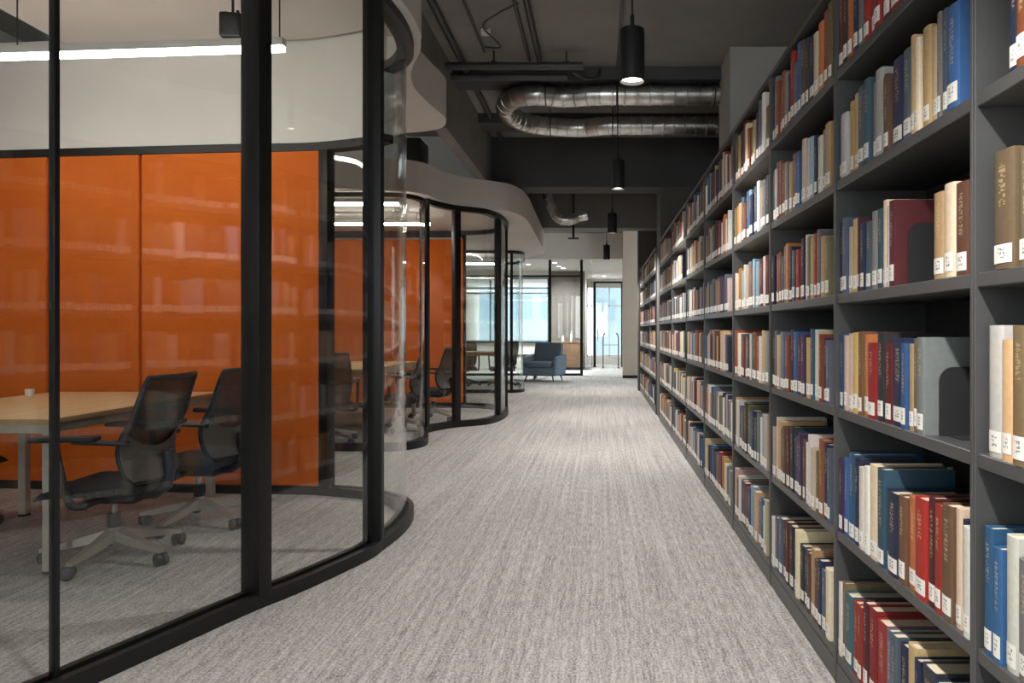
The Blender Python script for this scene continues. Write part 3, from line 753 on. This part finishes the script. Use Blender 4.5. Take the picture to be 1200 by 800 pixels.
GROUPS = 'library books with white spine labels'
individual = []   # (obj, colour, row, bay, y)
def fill_px(rows, bay):
    for row, items in rows.items():
        y0, y1 = bays[bay]
        hlo, hhi = heights(row, bay)
        for (c, pa, pb) in items:
            ya, yb = yspine(pa), yspine(pb)      # ya farther, yb nearer
            ya = min(ya, y1 - 0.013); T = ya - yb - 0.0015
            yb = ya - T
            if yb < y0 + 0.012: T -= (y0 + 0.012 - yb); yb = y0 + 0.012
            if T < 0.010: continue
            H = random.uniform(hlo, hhi); D = random.uniform(0.17, 0.235)
            o = make_book(SPX + random.uniform(-0.005, 0.006), yb, SH[row], T, H, D, c)
            individual.append((o, c, row, bay, yb))
fill_px(BAY1, 0); fill_px(BAY2, 1)
def fill_list(rows, bay):
    y0, y1 = bays[bay]
    for row, s in rows.items():
        cs = [c.replace('_', ' ') for c in s.split()]
        avail = (y1 - y0 - 0.026) * random.uniform(0.90, 0.97)
        w = [random.uniform(0.7, 1.3) for _ in cs]; k = avail / sum(w)
        y = y1 - 0.013
        hlo, hhi = heights(row, bay)
        for c, ww in zip(cs, w):
            T = ww * k - 0.0015; H = random.uniform(hlo, hhi); D = random.uniform(0.17, 0.235)
            o = make_book(SPX + random.uniform(-0.005, 0.006), y - T, SH[row], T, H, D, c)
            individual.append((o, c, row, bay, y - T)); y -= T + 0.0015
fill_list(BAY3, 2); fill_list(BAY4, 3)
for row in range(6):
    for bay in range(4):
        mem = sorted([e for e in individual if e[2] == row and e[3] == bay], key=lambda e: -e[4])
        byc = {}
        for e in mem: byc.setdefault(e[1], []).append(e[0])
        for c, os_ in byc.items():
            for k, o in enumerate(os_):
                which = 'only %s book' % c if len(os_) == 1 else '%s %s book from the left' % (ORD[k], c)
                tag(o, '%s on %s, %s' % (which, ROWN[row], BAYN[bay]), 'book', GROUPS)

# the hundreds of books farther down the aisle
bm = bmesh.new(); uvl = bm.loops.layers.uv.new('UVMap'); cl = bm.loops.layers.float_color.new('Col')
names = ['maroon', 'charcoal', 'orange', 'navy', 'grey', 'red', 'rust', 'blue', 'pale grey', 'cream', 'tan', 'slate', 'teal', 'brown', 'white', 'white', 'cream', 'tan', 'yellow', 'purple', 'light blue', 'grey', 'slate', 'khaki', 'pink', 'navy']
for bay in range(4, len(bays)):
    y0, y1 = bays[bay]
    for row in range(6):
        y = y1 - 0.015; stop = y0 + 0.02 + random.choice([0.02, 0.05, 0.1, 0.16, 0.28]) * (y1 - y0)
        hlo, hhi = heights(row, bay)
        while y > stop:
            T = random.uniform(0.03, 0.062); H = random.uniform(hlo, hhi); D = random.uniform(0.17, 0.235)
            x = SPX + random.uniform(-0.005, 0.006); col = jit(random.choice(names))
            n0 = len(bm.faces)
            cover_geo(bm, uvl, x, y - T, SH[row], D, T, H, 3, 0)
            bm.faces.ensure_lookup_table()
            for f in bm.faces[n0:]:
                for l in f.loops: l[cl] = col
            pages_geo(bm, x, y - T, SH[row], D, T, H, 1)
            b = min(0.006, T * 0.14)
            box(bm, x + 0.007 - 0.004 - b - 0.0012, x + 0.004, y - T + T * 0.14, y - T * 0.14, SH[row] + 0.012, SH[row] + 0.052, mi=2)
            y -= T + 0.0015
far = link('far_books', bm, [M['book_far'], M['paper'], M['ceramic']], None, 40)
tag(far, 'mass of labelled library books filling the bookcases farther down the aisle', 'books', None, 'stuff')

# bookends: folded black steel plates
def bookend(px_near_face, row, label, h=0.165, d=0.19):
    e = empty('bookend', (SPX + 0.028, yspine(px_near_face), SH[row]), 0, label, 'bookend', 'black steel bookends')
    bm = bmesh.new()
    r = 0.035; prof = [(0, 0), (d, 0), (d, h - r)] + [(d - r + r * math.cos(a), h - r + r * math.sin(a)) for a in [k * PI / 12 for k in range(1, 7)]] + [(r - r * math.sin(a), h - r + r * math.cos(a)) for a in [k * PI / 12 for k in range(0, 7)]]
    a = [bm.verts.new((x, 0, z)) for x, z in prof]; b = [bm.verts.new((x, -0.0025, z)) for x, z in prof]
    n = len(prof)
    for i in range(n): bm.faces.new((a[i], a[(i + 1) % n], b[(i + 1) % n], b[i]))
    bm.faces.new(a[::-1]); bm.faces.new(b)
    link('plate', bm, M['plastic'], e, 30)
    bm = bmesh.new(); box(bm, 0.02, d - 0.02, 0.0, 0.09, 0, 0.0015); bm.free()
    bm = bmesh.new(); box(bm, 0.02, d - 0.02, -0.075, -0.0026, 0, 0.002); link('foot', bm, M['plastic'], e, 30)
bookend(960 + 366 / 4, 3, 'black bookend holding up maroon book on fourth shelf up, second bookcase')
bookend(960 + 506 / 4, 2, 'black bookend beside the grey book on third shelf up, second bookcase')

# ------------------------------------------------------------------ pendants over the aisle
PXX = 0.17
def make_pendant():
    r = empty('pendant_lamp', (PXX, 3.81, 2.46), 0, None, 'pendant lamp', 'black cylinder pendants in a row over the aisle')
    bm = bmesh.new()
    lathe(bm, (0, 0), [(0.058, 0.03), (0.061, 0.0), (0.065, 0.0), (0.065, 0.265), (0.062, 0.272), (0.02, 0.273)], 40, close=False)
    lathe(bm, (0, 0), [(0.058, 0.03), (0.058, 0.034)], 40)
    link('shade', bm, M['black'], r)
    bm = bmesh.new(); lathe(bm, (0, 0), [(0.0565, 0.018), (0.0565, 0.024)], 36); link('lamp_disc', bm, M['lamp'], r)
    bm = bmesh.new(); lathe(bm, (0, 0), [(0.02, 0.272), (0.02, 0.285), (0.011, 0.30), (0.011, 0.345), (0.007, 0.35)], 20); link('cap', bm, M['black'], r)
    bm = bmesh.new(); tube(bm, [(0, 0, 0.34), (0, 0, CZ - 2.46 - 0.03)], 0.005, 8); link('rod', bm, M['black'], r)
    bm = bmesh.new(); lathe(bm, (0, 0), [(0.045, CZ - 2.46 - 0.03), (0.045, CZ - 2.46 - 0.002)], 24); link('canopy', bm, M['black'], r)
    return r
PEND = [(3.81, 'largest and nearest black cylinder pendant lamp over the aisle'), (6.9, 'black cylinder pendant lamp hanging below the silver duct, second along'),
        (9.98, 'black cylinder pendant lamp third along, hanging just past the dark beam'), (13.85, 'smallest black cylinder pendant lamp, farthest down the aisle'),
        (-2.37, 'unseen added black cylinder pendant lamp nearest the back wall of the aisle'),  # out of view, added behind the camera to light the aisle
        (0.72, 'unseen added black cylinder pendant lamp overhead, nearer than the largest one in view')]  # out of view, added overhead to light the near floor
pend0 = make_pendant()
P_E = 112.0
for i, (y, lb) in enumerate(PEND):
    o = pend0 if i == 0 else copy_tree(pend0)
    o.location = (PXX if y < 12 else 0.13, y, 2.46 if y < 5 else 2.5 if y < 12 else 2.52); o['label'] = lb
    ld = bpy.data.lights.new('pendant_bulb', 'SPOT'); ld.energy = P_E; ld.color = (1.0, 0.97, 0.935)
    ld.spot_size = math.radians(130); ld.spot_blend = 0.7; ld.shadow_soft_size = 0.05
    l = bpy.data.objects.new('pendant_bulb', ld); C.objects.link(l); l.parent = o; l.location = (0, 0, 0.005)
bm = bmesh.new(); box(bm, PXX - 0.015, PXX + 0.015, -3, 9.38, CZ - 0.022, CZ - 0.0005); tr = tag(link('lighting_conduit', bm, M['pipe']), 'thin straight conduit on the ceiling above the nearest pendants', 'conduit')

DOWN_E = 340.0
# ------------------------------------------------------------------ linear LED bars in the rooms
def linear(x0, x1, y, z, label, wires, tilt=0.0, ztop=3.19):
    r = empty('linear_lamp', ((x0 + x1) / 2, y, z), tilt, label, 'linear lamp', 'slim LED bars hanging in the meeting rooms')
    h = (x1 - x0) / 2
    bm = bmesh.new(); box(bm, -h, h, -0.024, 0.024, 0.022, 0.066, 0.003); link('housing', bm, M['housing'], r)
    bm = bmesh.new(); box(bm, -h + 0.003, h - 0.003, -0.02, 0.02, -0.006, 0.0218, 0.003); link('diffuser', bm, M['led'], r)
    for w in wires:
        bm = bmesh.new(); tube(bm, [(w, 0, 0.066), (w, 0, ztop - z - 0.001)], 0.004, 8); link('suspension_wire', bm, M['plastic'], r)
linear(-4.3, -1.765, 4.16, 2.725, 'bright LED bar crossing the nearest meeting room above the oak table', (-0.33, 1.24), -0.075)
linear(-4.3, -2.15, 7.75, 2.50, 'LED bar nearer the front glass of the middle meeting room', (-0.9, 0.9), 0, H2)
linear(-4.3, -2.15, 9.2, 2.50, 'LED bar nearer the orange wall of the middle meeting room', (-0.9, 0.9), 0, H2)
linear(-4.3, -1.95, 14.1, 2.45, 'LED bar hanging in the far meeting room', (-0.9, 0.9), 0, H2)
for (px, py, yy) in ((619, 317, 20.0), (655, 311, 20.6), (650, 307, 19.5), (660, 315, 21.2), (708, 318, 24.3)):
    o = empty('downlight', (PX(px, yy), yy, 2.999), 0, 'small round recessed downlight in the ceiling beyond the end glass screen', 'downlight', 'downlights in far room')
    bm = bmesh.new(); lathe(bm, (0, 0), [(0.075, -0.008), (0.085, 0.0)], 24); link('trim_ring', bm, M['housing'], o)
    bm = bmesh.new(); lathe(bm, (0, 0), [(0.06, -0.011), (0.06, -0.0085)], 24); link('lamp_disc', bm, M['down'], o)
    ld = bpy.data.lights.new('downlight_bulb', 'SPOT'); ld.energy = DOWN_E; ld.color = (0.90, 0.97, 1.0)
    ld.spot_size = math.radians(165); ld.spot_blend = 0.9; ld.shadow_soft_size = 0.06
    l = bpy.data.objects.new('downlight_bulb', ld); C.objects.link(l); l.parent = o; l.location = (0, 0, -0.02)

# black speaker box hanging in the nearest room
sp = empty('hanging_speaker', (PX(273, 4.3), 4.3, PZ(32, 4.3)), 0.15, 'small black box speaker hanging from ceiling of nearest meeting room', 'speaker')
bm = bmesh.new(); box(bm, -0.06, 0.06, -0.06, 0.06, -0.075, 0.07, 0.012, 3); link('cabinet', bm, M['black'], sp)
bm = bmesh.new(); lathe(bm, (0, 0), [(0.042, 0), (0.046, 0.004), (0.03, 0.007), (0.01, 0.003)], 24)
bmesh.ops.transform(bm, matrix=Matrix.Translation((0, -0.06, 0.0)) @ Matrix.Rotation(PI / 2, 4, 'X'), verts=bm.verts); link('cone', bm, M['plastic'], sp)
bm = bmesh.new(); tube(bm, [(0, 0, 0.07), (0, 0, 3.191 - PZ(32, 4.3))], 0.008, 8); box(bm, -0.045, -0.03, -0.008, 0.008, 0.068, 0.09); box(bm, 0.02, 0.035, -0.008, 0.008, 0.068, 0.1); link('hanger', bm, M['black'], sp)

# ------------------------------------------------------------------ ducts, pipes
def duct(bm, pts, r, per, rib, closed=False):
    pth = crom(pts, per); tube(bm, pth, r, 24)
    d = 0.0; nxt = rib
    for a, b in zip(pth, pth[1:]):
        L = (b - a).length
        while nxt <= d + L:
            p = a + (b - a) * ((nxt - d) / L); t = (b - a).normalized()
            tube(bm, [p - t * 0.009, p - t * 0.004, p + t * 0.004, p + t * 0.009], r, 24, radii=[r * 0.99, r * 1.06, r * 1.06, r * 0.99]); nxt += rib
        d += L
dz = 3.43
dr = empty('ventilation_duct', (0, 0, 0), 0, 'big shiny silver U-shaped ventilation duct under the ceiling', 'duct')
bm = bmesh.new()
duct(bm, [(2.4, 7.0, dz), (0.6, 7.0, dz), (0.0, 7.0, dz), (-0.35, 7.06, dz), (-0.62, 7.0, dz), (-0.84, 7.1, dz), (-0.96, 7.38, dz), (-0.93, 7.72, dz), (-0.78, 7.98, dz), (-0.5, 8.1, dz), (-0.2, 8.14, dz), (0.1, 8.06, dz), (0.6, 8.06, dz), (2.4, 8.06, dz)], 0.098, 14, 0.12)
link('duct_tube', bm, M['duct'], dr, 50)
for (x, y) in ((-0.52, 7.0), (0.16, 7.0), (-0.55, 8.09), (0.14, 8.06), (1.1, 7.0)):
    bm = bmesh.new()
    tube(bm, [(x, y - 0.105 * math.sin(a), dz + 0.105 * math.cos(a)) for a in [2 * PI * k / 24 for k in range(24)]], 0.006, 8, closed=True)
    tube(bm, [(x, y, dz + 0.1), (x, y, CZ - 0.001)], 0.006, 8); link('hanger', bm, M['pipe'], dr)
dr2 = empty('flexible_duct', (0, 0, 0), 0, 'short bent silver flexible duct hanging behind the dark beam', 'duct')
bm = bmesh.new(); y = 11.0
duct(bm, [(PX(637, y), y, CZ - 0.01), (PX(641, y), y, PZ(228, y)), (PX(647, y), y, PZ(244, y)), (PX(655, y), y - 0.02, PZ(256, y)), (PX(668, y), y - 0.02, PZ(258, y)), (PX(678, y), y, PZ(254, y)), (PX(688, y), y, PZ(252, y))], 0.075, 8, 0.1)
link('duct_tube', bm, M['duct'], dr2, 50)
bm = bmesh.new(); tube(bm, [(PX(668, y), y, PZ(258, y)), (PX(668, y), y, CZ - 0.001)], 0.006, 8); link('hanger', bm, M['pipe'], dr2)
tb = empty('ceiling_bracket', (PX(672, 12), 12, PZ(280, 12)), 0, 'small black T-shaped bracket hanging below the flexible duct', 'bracket')
bm = bmesh.new(); box(bm, -0.09, 0.09, -0.06, 0.06, 0, 0.018, 0.004); link('plate', bm, M['black'], tb)
bm = bmesh.new(); box(bm, -0.02, 0.02, -0.02, 0.02, 0.018, CZ - PZ(280, 12) - 0.001); link('stem', bm, M['black'], tb)

def pipe(pts, r, label, cat='pipe'):
    bm = bmesh.new(); tube(bm, pts, r, 12)
    tag(link('ceiling_pipe', bm, M['pipe']), label, cat, 'pipes and conduits under the ceiling')
pz = CZ - 0.045
pipe([(-0.55, 3.0, pz), (-0.55, 6.62, pz)], 0.026, 'thick ceiling pipe running towards the silver duct bend')
pipe([(-0.64, 3.0, pz), (-0.64, 6.60, pz)], 0.014, 'thin conduit alongside the thick ceiling pipe by the duct bend')
pipe([(-1.26, 3.0, pz), (-1.26, 9.3, pz)], 0.030, 'ceiling pipe running closest beside the long beam')
pipe([(-1.02, 3.0, pz), (-1.02, 6.4, pz)], 0.010, 'thin conduit between the two thick ceiling pipes')
pipe([(-1.38, 6.5, pz - 0.09), (-0.15, 6.5, pz - 0.09)], 0.034, 'dark crosswise pipe in front of the silver duct, nearer one')
pipe([(-1.38, 6.72, pz - 0.11), (-0.3, 6.72, pz - 0.11)], 0.034, 'dark crosswise pipe in front of the silver duct, rear one')
pipe(crom([(-1.0, 6.3, pz), (-0.85, 6.2, pz - 0.03), (-0.95, 5.9, pz + 0.01), (-0.80, 5.6, pz - 0.02), (-0.62, 5.5, pz + 0.02)], 6), 0.007, 'thin loose cable looping between the ceiling pipes', 'cable')
pipe(crom([(-0.25, 6.62, pz - 0.1), (-0.12, 6.68, pz - 0.14), (-0.02, 6.78, pz - 0.08), (0.0, 6.86, pz)], 6), 0.012, 'short bent conduit at the end of the crosswise pipes', 'conduit')
for (x, y) in ((-0.95, 6.5), (-0.3, 6.5)):
    bm = bmesh.new(); tube(bm, [(x, y, pz - 0.05), (x, y, CZ - 0.001)], 0.008, 8); lathe(bm, (x, y), [(0.02, pz - 0.056), (0.03, pz - 0.05)], 12)
    tag(link('pipe_hanger', bm, M['pipe']), 'small rod hanger holding the crosswise dark ceiling pipe, %s end' % ('left' if x < -0.5 else 'right'), 'hanger', 'pipe hangers')
for (x, y, lb) in ((-0.95, 6.05, 'small white junction box on the ceiling beside the thin conduit'), (-0.62, 4.9, 'small grey junction box on the ceiling by the pipes')):
    bm = bmesh.new(); box(bm, -0.04, 0.04, -0.04, 0.04, -0.035, 0.0, 0.005)
    o = tag(link('ceiling_junction_box', bm, M['housing']), lb, 'junction box', 'ceiling junction boxes'); o.location = (x, y, CZ)
bm = bmesh.new(); box(bm, -0.09, 0.09, -0.2, 0.2, 0, 0.34, 0.008)
eb = empty('equipment_box', (PX(486, 8.2) - 0.03, 8.4, 3.0), 0, 'black equipment box standing on the white soffit of middle meeting room', 'equipment box')
link('cabinet', bm, M['black'], eb)
bm = bmesh.new(); box(bm, -0.075, 0.075, -0.206, -0.2001, 0.02, 0.32, 0.002); link('front_panel', bm, M['plastic'], eb)

# ------------------------------------------------------------------ task chairs
def make_chair(label):
    r = empty('task_chair', (0, 0, 0), 0, label, 'office chair', 'black mesh task chairs in the meeting rooms')
    # five-star base
    bm = bmesh.new(); cyl(bm, (0, 0), 0.042, 0.085, 0.165, 24, 0.036, bev=0.006)
    for k in range(5):
        a = 2 * PI * k / 5 + 0.25; m = Matrix.Rotation(a, 4, 'Z')
        sec = [(0.03, 0.034, 0.105, 0.155), (0.14, 0.027, 0.085, 0.125), (0.25, 0.020, 0.070, 0.096), (0.315, 0.017, 0.064, 0.082)]
        R = [[bm.verts.new(m @ Vector((x, s * w, z))) for s, z in ((-1, z0), (1, z0), (0.7, z1), (-0.7, z1))] for x, w, z0, z1 in sec]
        for p, q in zip(R, R[1:]):
            for i in range(4): bm.faces.new((p[i], p[(i + 1) % 4], q[(i + 1) % 4], q[i]))
        bm.faces.new(R[0]); bm.faces.new(R[-1][::-1])
    link('base', bm, M['chairbase'], r, 40)
    for k in range(5):
        a = 2 * PI * k / 5 + 0.25; bm = bmesh.new()
        for s in (-1, 1):
            vs = lathe(bm, (0, 0), [(0.012, s * 0.006), (0.030, s * 0.007), (0.032, s * 0.012), (0.031, s * 0.024), (0.022, s * 0.029)], 20)
            bmesh.ops.transform(bm, matrix=Matrix.Translation((-0.012, 0, 0.032)) @ Matrix.Rotation(PI / 2, 4, 'X'), verts=vs)
        lathe(bm, (0, 0), [(0.012, 0.03), (0.012, 0.072)], 12)
        tube(bm, [(-0.012, -0.02, 0.032), (-0.012, 0.02, 0.032)], 0.014, 12)
        bmesh.ops.transform(bm, matrix=Matrix.Rotation(a, 4, 'Z') @ Matrix.Translation((0.30, 0, 0)) @ Matrix.Rotation(1.1 + k * 0.9, 4, 'Z'), verts=bm.verts)
        link('caster', bm, M['plastic'], r)
    bm = bmesh.new(); cyl(bm, (0, 0), 0.028, 0.16, 0.235, 24); link('gas_lift', bm, M['plastic'], r)
    bm = bmesh.new(); cyl(bm, (0, 0), 0.015, 0.235, 0.31, 20); link('piston', bm, M['chrome'], r)
    bm = bmesh.new(); box(bm, -0.15, 0.10, -0.09, 0.09, 0.375, 0.432, 0.018, 3); box(bm, -0.02, 0.03, -0.26, 0.26, 0.392, 0.418, 0.008, 2)
    tube(bm, [(0.06, -0.09, 0.40), (0.07, -0.19, 0.395), (0.09, -0.25, 0.39)], 0.008, 8); bmesh.ops.translate(bm, vec=(0, 0, -0.08), verts=bm.verts); link('tilt_mechanism', bm, M['plastic'], r)
    # seat: rounded cushion, front edge rolled down
    bm = bmesh.new(); nx, ny = 16, 14; top = []; bot = []
    for i in range(nx + 1):
        u = i / nx; x = -0.22 + 0.46 * u; rt, rb = [], []
        for j in range(ny + 1):
            v = -1 + 2 * j / ny
            w = 0.245 * (1 - 0.10 * (1 - u)) ; yy = w * v
            edge = max(abs(v) ** 6, abs(2 * u - 1) ** 8)
            xx = x * (1 - 0.06 * abs(v) ** 4)
            drop = 0.035 * max(0, (u - 0.75) / 0.25) ** 2
            rt.append(bm.verts.new((xx, yy, 0.502 - 0.032 * edge - drop - 0.010 * (1 - v * v) * math.sin(PI * u) )))
            rb.append(bm.verts.new((xx, yy, 0.430 + 0.012 * edge - drop * 0.4)))
        top.append(rt); bot.append(rb)
    for i in range(nx):
        for j in range(ny):
            bm.faces.new((top[i][j], top[i + 1][j], top[i + 1][j + 1], top[i][j + 1])); bm.faces.new((bot[i][j], bot[i][j + 1], bot[i + 1][j + 1], bot[i + 1][j]))
    for i in range(nx):
        bm.faces.new((top[i][0], bot[i][0], bot[i + 1][0], top[i + 1][0])); bm.faces.new((top[i][ny], top[i + 1][ny], bot[i + 1][ny], bot[i][ny]))
    for j in range(ny):
        bm.faces.new((top[0][j], top[0][j + 1], bot[0][j + 1], bot[0][j])); bm.faces.new((top[nx][j], bot[nx][j], bot[nx][j + 1], top[nx][j + 1]))
    bmesh.ops.translate(bm, vec=(0, 0, -0.08), verts=bm.verts); link('seat', bm, M['seatfab'], r, 60)
    # back
    def bx(t):   # t 0..1 up the back
        z = 0.415 + 0.51 * t
        x = -0.235 + 0.045 * math.sin(PI * min(1, t * 1.7)) - 0.10 * max(0, t - 0.35) ** 1.4 * 1.6
        w = 0.20 + 0.04 * math.sin(PI * min(1.0, 0.12 + t * 0.70))
        if t < 0.12: w -= 0.04 * (1 - t / 0.12) ** 2
        return x, z, w
    def bp(t, v):
        x, z, w = bx(t); return Vector((x + 0.035 * v * v, w * v, z))
    loop = [bp(t / 20, 1) for t in range(0, 21)] + [bp(1, v) for v in (0.8, 0.5, 0.2, -0.2, -0.5, -0.8)] + [bp(1 - t / 20, -1) for t in range(0, 21)] + [bp(0, v) for v in (-0.6, -0.2, 0.2, 0.6)]
    bm = bmesh.new(); tube(bm, loop, 0.014, 10, closed=True); link('back_frame', bm, M['plastic'], r, 60)
    bm = bmesh.new(); G = [[bm.verts.new(bp(i / 20, -1 + 2 * j / 12)) for j in range(13)] for i in range(21)]
    for i in range(20):
        for j in range(12): bm.faces.new((G[i][j], G[i][j + 1], G[i + 1][j + 1], G[i + 1][j]))
    link('mesh_back', bm, M['meshback'], r, 60)
    # grey outer shell that carries the lower back
    bm = bmesh.new(); T = 12; sh = []
    for i in range(T + 1):
        t = 0.02 + 0.46 * i / T; row = []
        for j in range(13):
            v = -1 + 2 * j / 12; hh = 0.48 - 0.16 * (1 - v * v); tt = min(t, hh)
            p = bp(tt, v * 1.04); p.x -= 0.022 + 0.012 * (1 - v * v); row.append(p)
        sh.append(row)
    A = [[bm.verts.new(p) for p in row] for row in sh]; B = [[bm.verts.new(p + Vector((0.007, 0, 0))) for p in row] for row in sh]
    for i in range(T):
        for j in range(12):
            bm.faces.new((A[i][j], A[i][j + 1], A[i + 1][j + 1], A[i + 1][j])); bm.faces.new((B[i][j], B[i + 1][j], B[i + 1][j + 1], B[i][j + 1]))
    for i in range(T):
        bm.faces.new((A[i][0], A[i + 1][0], B[i + 1][0], B[i][0])); bm.faces.new((A[i][12], B[i][12], B[i + 1][12], A[i + 1][12]))
    for j in range(12):
        bm.faces.new((A[0][j], B[0][j], B[0][j + 1], A[0][j + 1])); bm.faces.new((A[T][j], A[T][j + 1], B[T][j + 1], B[T][j]))
    link('back_shell', bm, M['greyshell'], r, 60)
    bm = bmesh.new(); tube(bm, [(-0.12, 0, 0.325), (-0.20, 0, 0.33), (-0.258, 0, 0.37), (-0.272, 0, 0.46), (-0.262, 0, 0.55)], 0.026, 12); link('back_support', bm, M['plastic'], r, 60)
    for s in (-1, 1):
        bm = bmesh.new()
        tube(bm, crom([(-0.02, s * 0.245, 0.325), (0.03, s * 0.275, 0.335), (0.06, s * 0.285, 0.43), (0.09, s * 0.285, 0.57), (0.10, s * 0.285, 0.635)], 5), 0.017, 10, radii=None)
        tube(bm, [(-0.20, s * 0.225, 0.615), (-0.10, s * 0.275, 0.628), (0.02, s * 0.285, 0.635)], 0.013, 10)
        ar = link('armrest', bm, M['plastic'], r, 60)
        bm = bmesh.new(); box(bm, -0.09, 0.20, s * 0.285 - 0.04, s * 0.285 + 0.04, 0.635, 0.662, 0.012, 3); link('arm_pad', bm, M['black'], ar, 60)
    return r
ch0 = make_chair('black mesh task chair nearest the camera, right side of the near oak table')
ch0.location = (-2.45, 3.66, 0); ch0.rotation_euler.z = PI + 0.06
CH = [(-2.40, 4.34, PI - 0.05, 'black mesh task chair tucked in beside the thick double post, near table'),
      (-3.88, 4.24, 0.05, 'task chair at the left edge, opposite side of the near oak table'),
      (-2.82, 7.52, PI / 2 + 0.25, 'task chair with its back to us at the middle table, seen through glass'),
      (-2.33, 8.45, PI + 0.1, 'dark task chair at the middle table beside the first black post'),
      (-2.17, 9.45, PI - 0.25, 'task chair between two black posts in the middle meeting room'),
      (-2.85, 15.35, -PI / 2 + 0.2, 'task chair at the left behind the table in the far meeting room'),
      (-2.05, 15.35, -PI / 2 - 0.3, 'task chair at the right behind the table in the far meeting room')]
for (x, y, rz, lb) in CH:
    o = copy_tree(ch0); o.location = (x, y, 0); o.rotation_euler.z = rz; o['label'] = lb

# ------------------------------------------------------------------ tables
def table(x0, x1, y0, y1, h, label, legs, name='meeting_table'):
    cx, cy = (x0 + x1) / 2, (y0 + y1) / 2
    r = empty(name, (cx, cy, 0), 0, label, 'table', 'oak topped tables in the meeting rooms')
    hx, hy = (x1 - x0) / 2, (y1 - y0) / 2
    bm = bmesh.new(); box(bm, -hx, hx, -hy, hy, h - 0.028, h, 0.006, 3); 
    for f in bm.faces:
        if abs(f.normal.z) < 0.5: f.material_index = 1
    link('tabletop', bm, [M['oak'], M['edge']], r)
    bm = bmesh.new()
    for (a, b, c, d) in ((-hx + 0.06, hx - 0.06, -hy + 0.035, -hy + 0.06), (-hx + 0.06, hx - 0.06, hy - 0.06, hy - 0.035), (-hx + 0.035, -hx + 0.06, -hy + 0.035, hy - 0.035), (hx - 0.06, hx - 0.035, -hy + 0.035, hy - 0.035)):
        box(bm, a, b, c, d, h - 0.075, h - 0.0285, 0.003, 1)
    link('apron', bm, M['tableleg'], r)
    for (lx, ly) in legs or ((hx - 0.04, -hy + 0.05), (-hx + 0.04, -hy + 0.05), (hx - 0.04, hy - 0.05), (-hx + 0.04, hy - 0.05)):
        bm = bmesh.new(); box(bm, lx - 0.023, lx + 0.023, ly - 0.023, ly + 0.023, 0.014, h - 0.0285, 0.003, 1); l = link('leg', bm, M['tableleg'], r)
        bm = bmesh.new(); box(bm, lx - 0.024, lx + 0.024, ly - 0.024, ly + 0.024, 0.0, 0.0138, 0.003, 1); link('foot_cap', bm, M['black'], l)
    return r
table(-3.70, -2.575, 3.40, 4.92, 0.74, 'large pale oak meeting table in the nearest glass room', ((0.5225, -0.71), (-0.5225, -0.71), (0.5225, 0.71), (-0.45, 0.36)))
table(-4.0, -2.50, 7.85, 9.95, 0.74, 'pale oak meeting table in the middle glass room', None)
table(-4.0, -1.95, 14.35, 15.15, 0.74, 'pale oak table in the far glass room', None)
table(-2.5, -1.52, 17.25, 17.85, 0.60, 'low pale oak side table behind the blue armchair', None, 'side_table')
bm = bmesh.new(); lathe(bm, (0, 0), [(0.022, 0), (0.03, 0.004), (0.034, 0.06), (0.034, 0.075), (0.031, 0.075), (0.03, 0.01)], 28)
cup = tag(link('cup', bm, M['ceramic']), 'small white cup on the near oak table, far left corner', 'cup'); cup.location = (-3.6, 4.58, 0.74); cup.scale = (0.75, 0.75, 0.6)

# ------------------------------------------------------------------ armchair
ac = empty('armchair', (PX(637, 16.75), 16.85, 0), math.radians(-15), 'slate blue upholstered armchair standing alone at the end of aisle', 'armchair')
# local: faces -Y
bm = bmesh.new(); box(bm, -0.37, 0.37, -0.37, 0.36, 0.13, 0.335, 0.05, 4); link('seat_base', bm, M['teal'], ac, 60)
bm = bmesh.new(); box(bm, -0.30, 0.30, -0.40, 0.24, 0.31, 0.455, 0.05, 4); link('seat_cushion', bm, M['teal'], ac, 60)
bm = bmesh.new()
vs = box(bm, -0.35, 0.35, 0.0, 0.18, 0.0, 0.60, 0.055, 4)
for v in bm.verts:
    t = max(0, v.co.z) / 0.58; v.co.x *= 1.0 - 0.03 * t; v.co.y *= 1 - 0.25 * t
bmesh.ops.transform(bm, matrix=Matrix.Translation((0, 0.16, 0.32)) @ Matrix.Rotation(math.radians(-16), 4, 'X'), verts=bm.verts)
link('backrest', bm, M['teal'], ac, 60)
for s in (-1, 1):
    bm = bmesh.new(); box(bm, -0.055, 0.055, -0.37, 0.40, 0.13, 0.62, 0.05, 4)
    for v in bm.verts:
        if v.co.z > 0.4: v.co.z -= 0.06 * max(0, (0.1 - v.co.y)) / 0.46; v.co.x += s * 0.03
    bmesh.ops.transform(bm, matrix=Matrix.Translation((s * 0.36, 0, 0)), verts=bm.verts); link('arm', bm, M['teal'], ac, 60)
    for fy in (-0.30, 0.28):
        bm = bmesh.new(); tube(bm, [(s * 0.30, fy * 0.95, 0.16), (s * 0.35, fy * 1.12, 0.0)], 0.018, 12, radii=[0.022, 0.011]); link('leg', bm, M['black'], ac, 60)

# ------------------------------------------------------------------ world and view
w = bpy.data.worlds.new('daylight'); S.world = w; w.use_nodes = True
bg = w.node_tree.nodes['Background']; bg.inputs[0].default_value = (0.90, 0.95, 1.0, 1); bg.inputs[1].default_value = 4.2
S.cycles.max_bounces = 10; S.cycles.transparent_max_bounces = 40; S.cycles.glossy_bounces = 5; S.cycles.diffuse_bounces = 5
S.cycles.caustics_reflective = False; S.cycles.caustics_refractive = False
S.cycles.sample_clamp_indirect = 6.0
S.view_settings.view_transform = 'Standard'; S.view_settings.look = 'None'
S.view_settings.exposure = 0.6; S.view_settings.gamma = 1.0; S.view_settings.use_curve_mapping = False
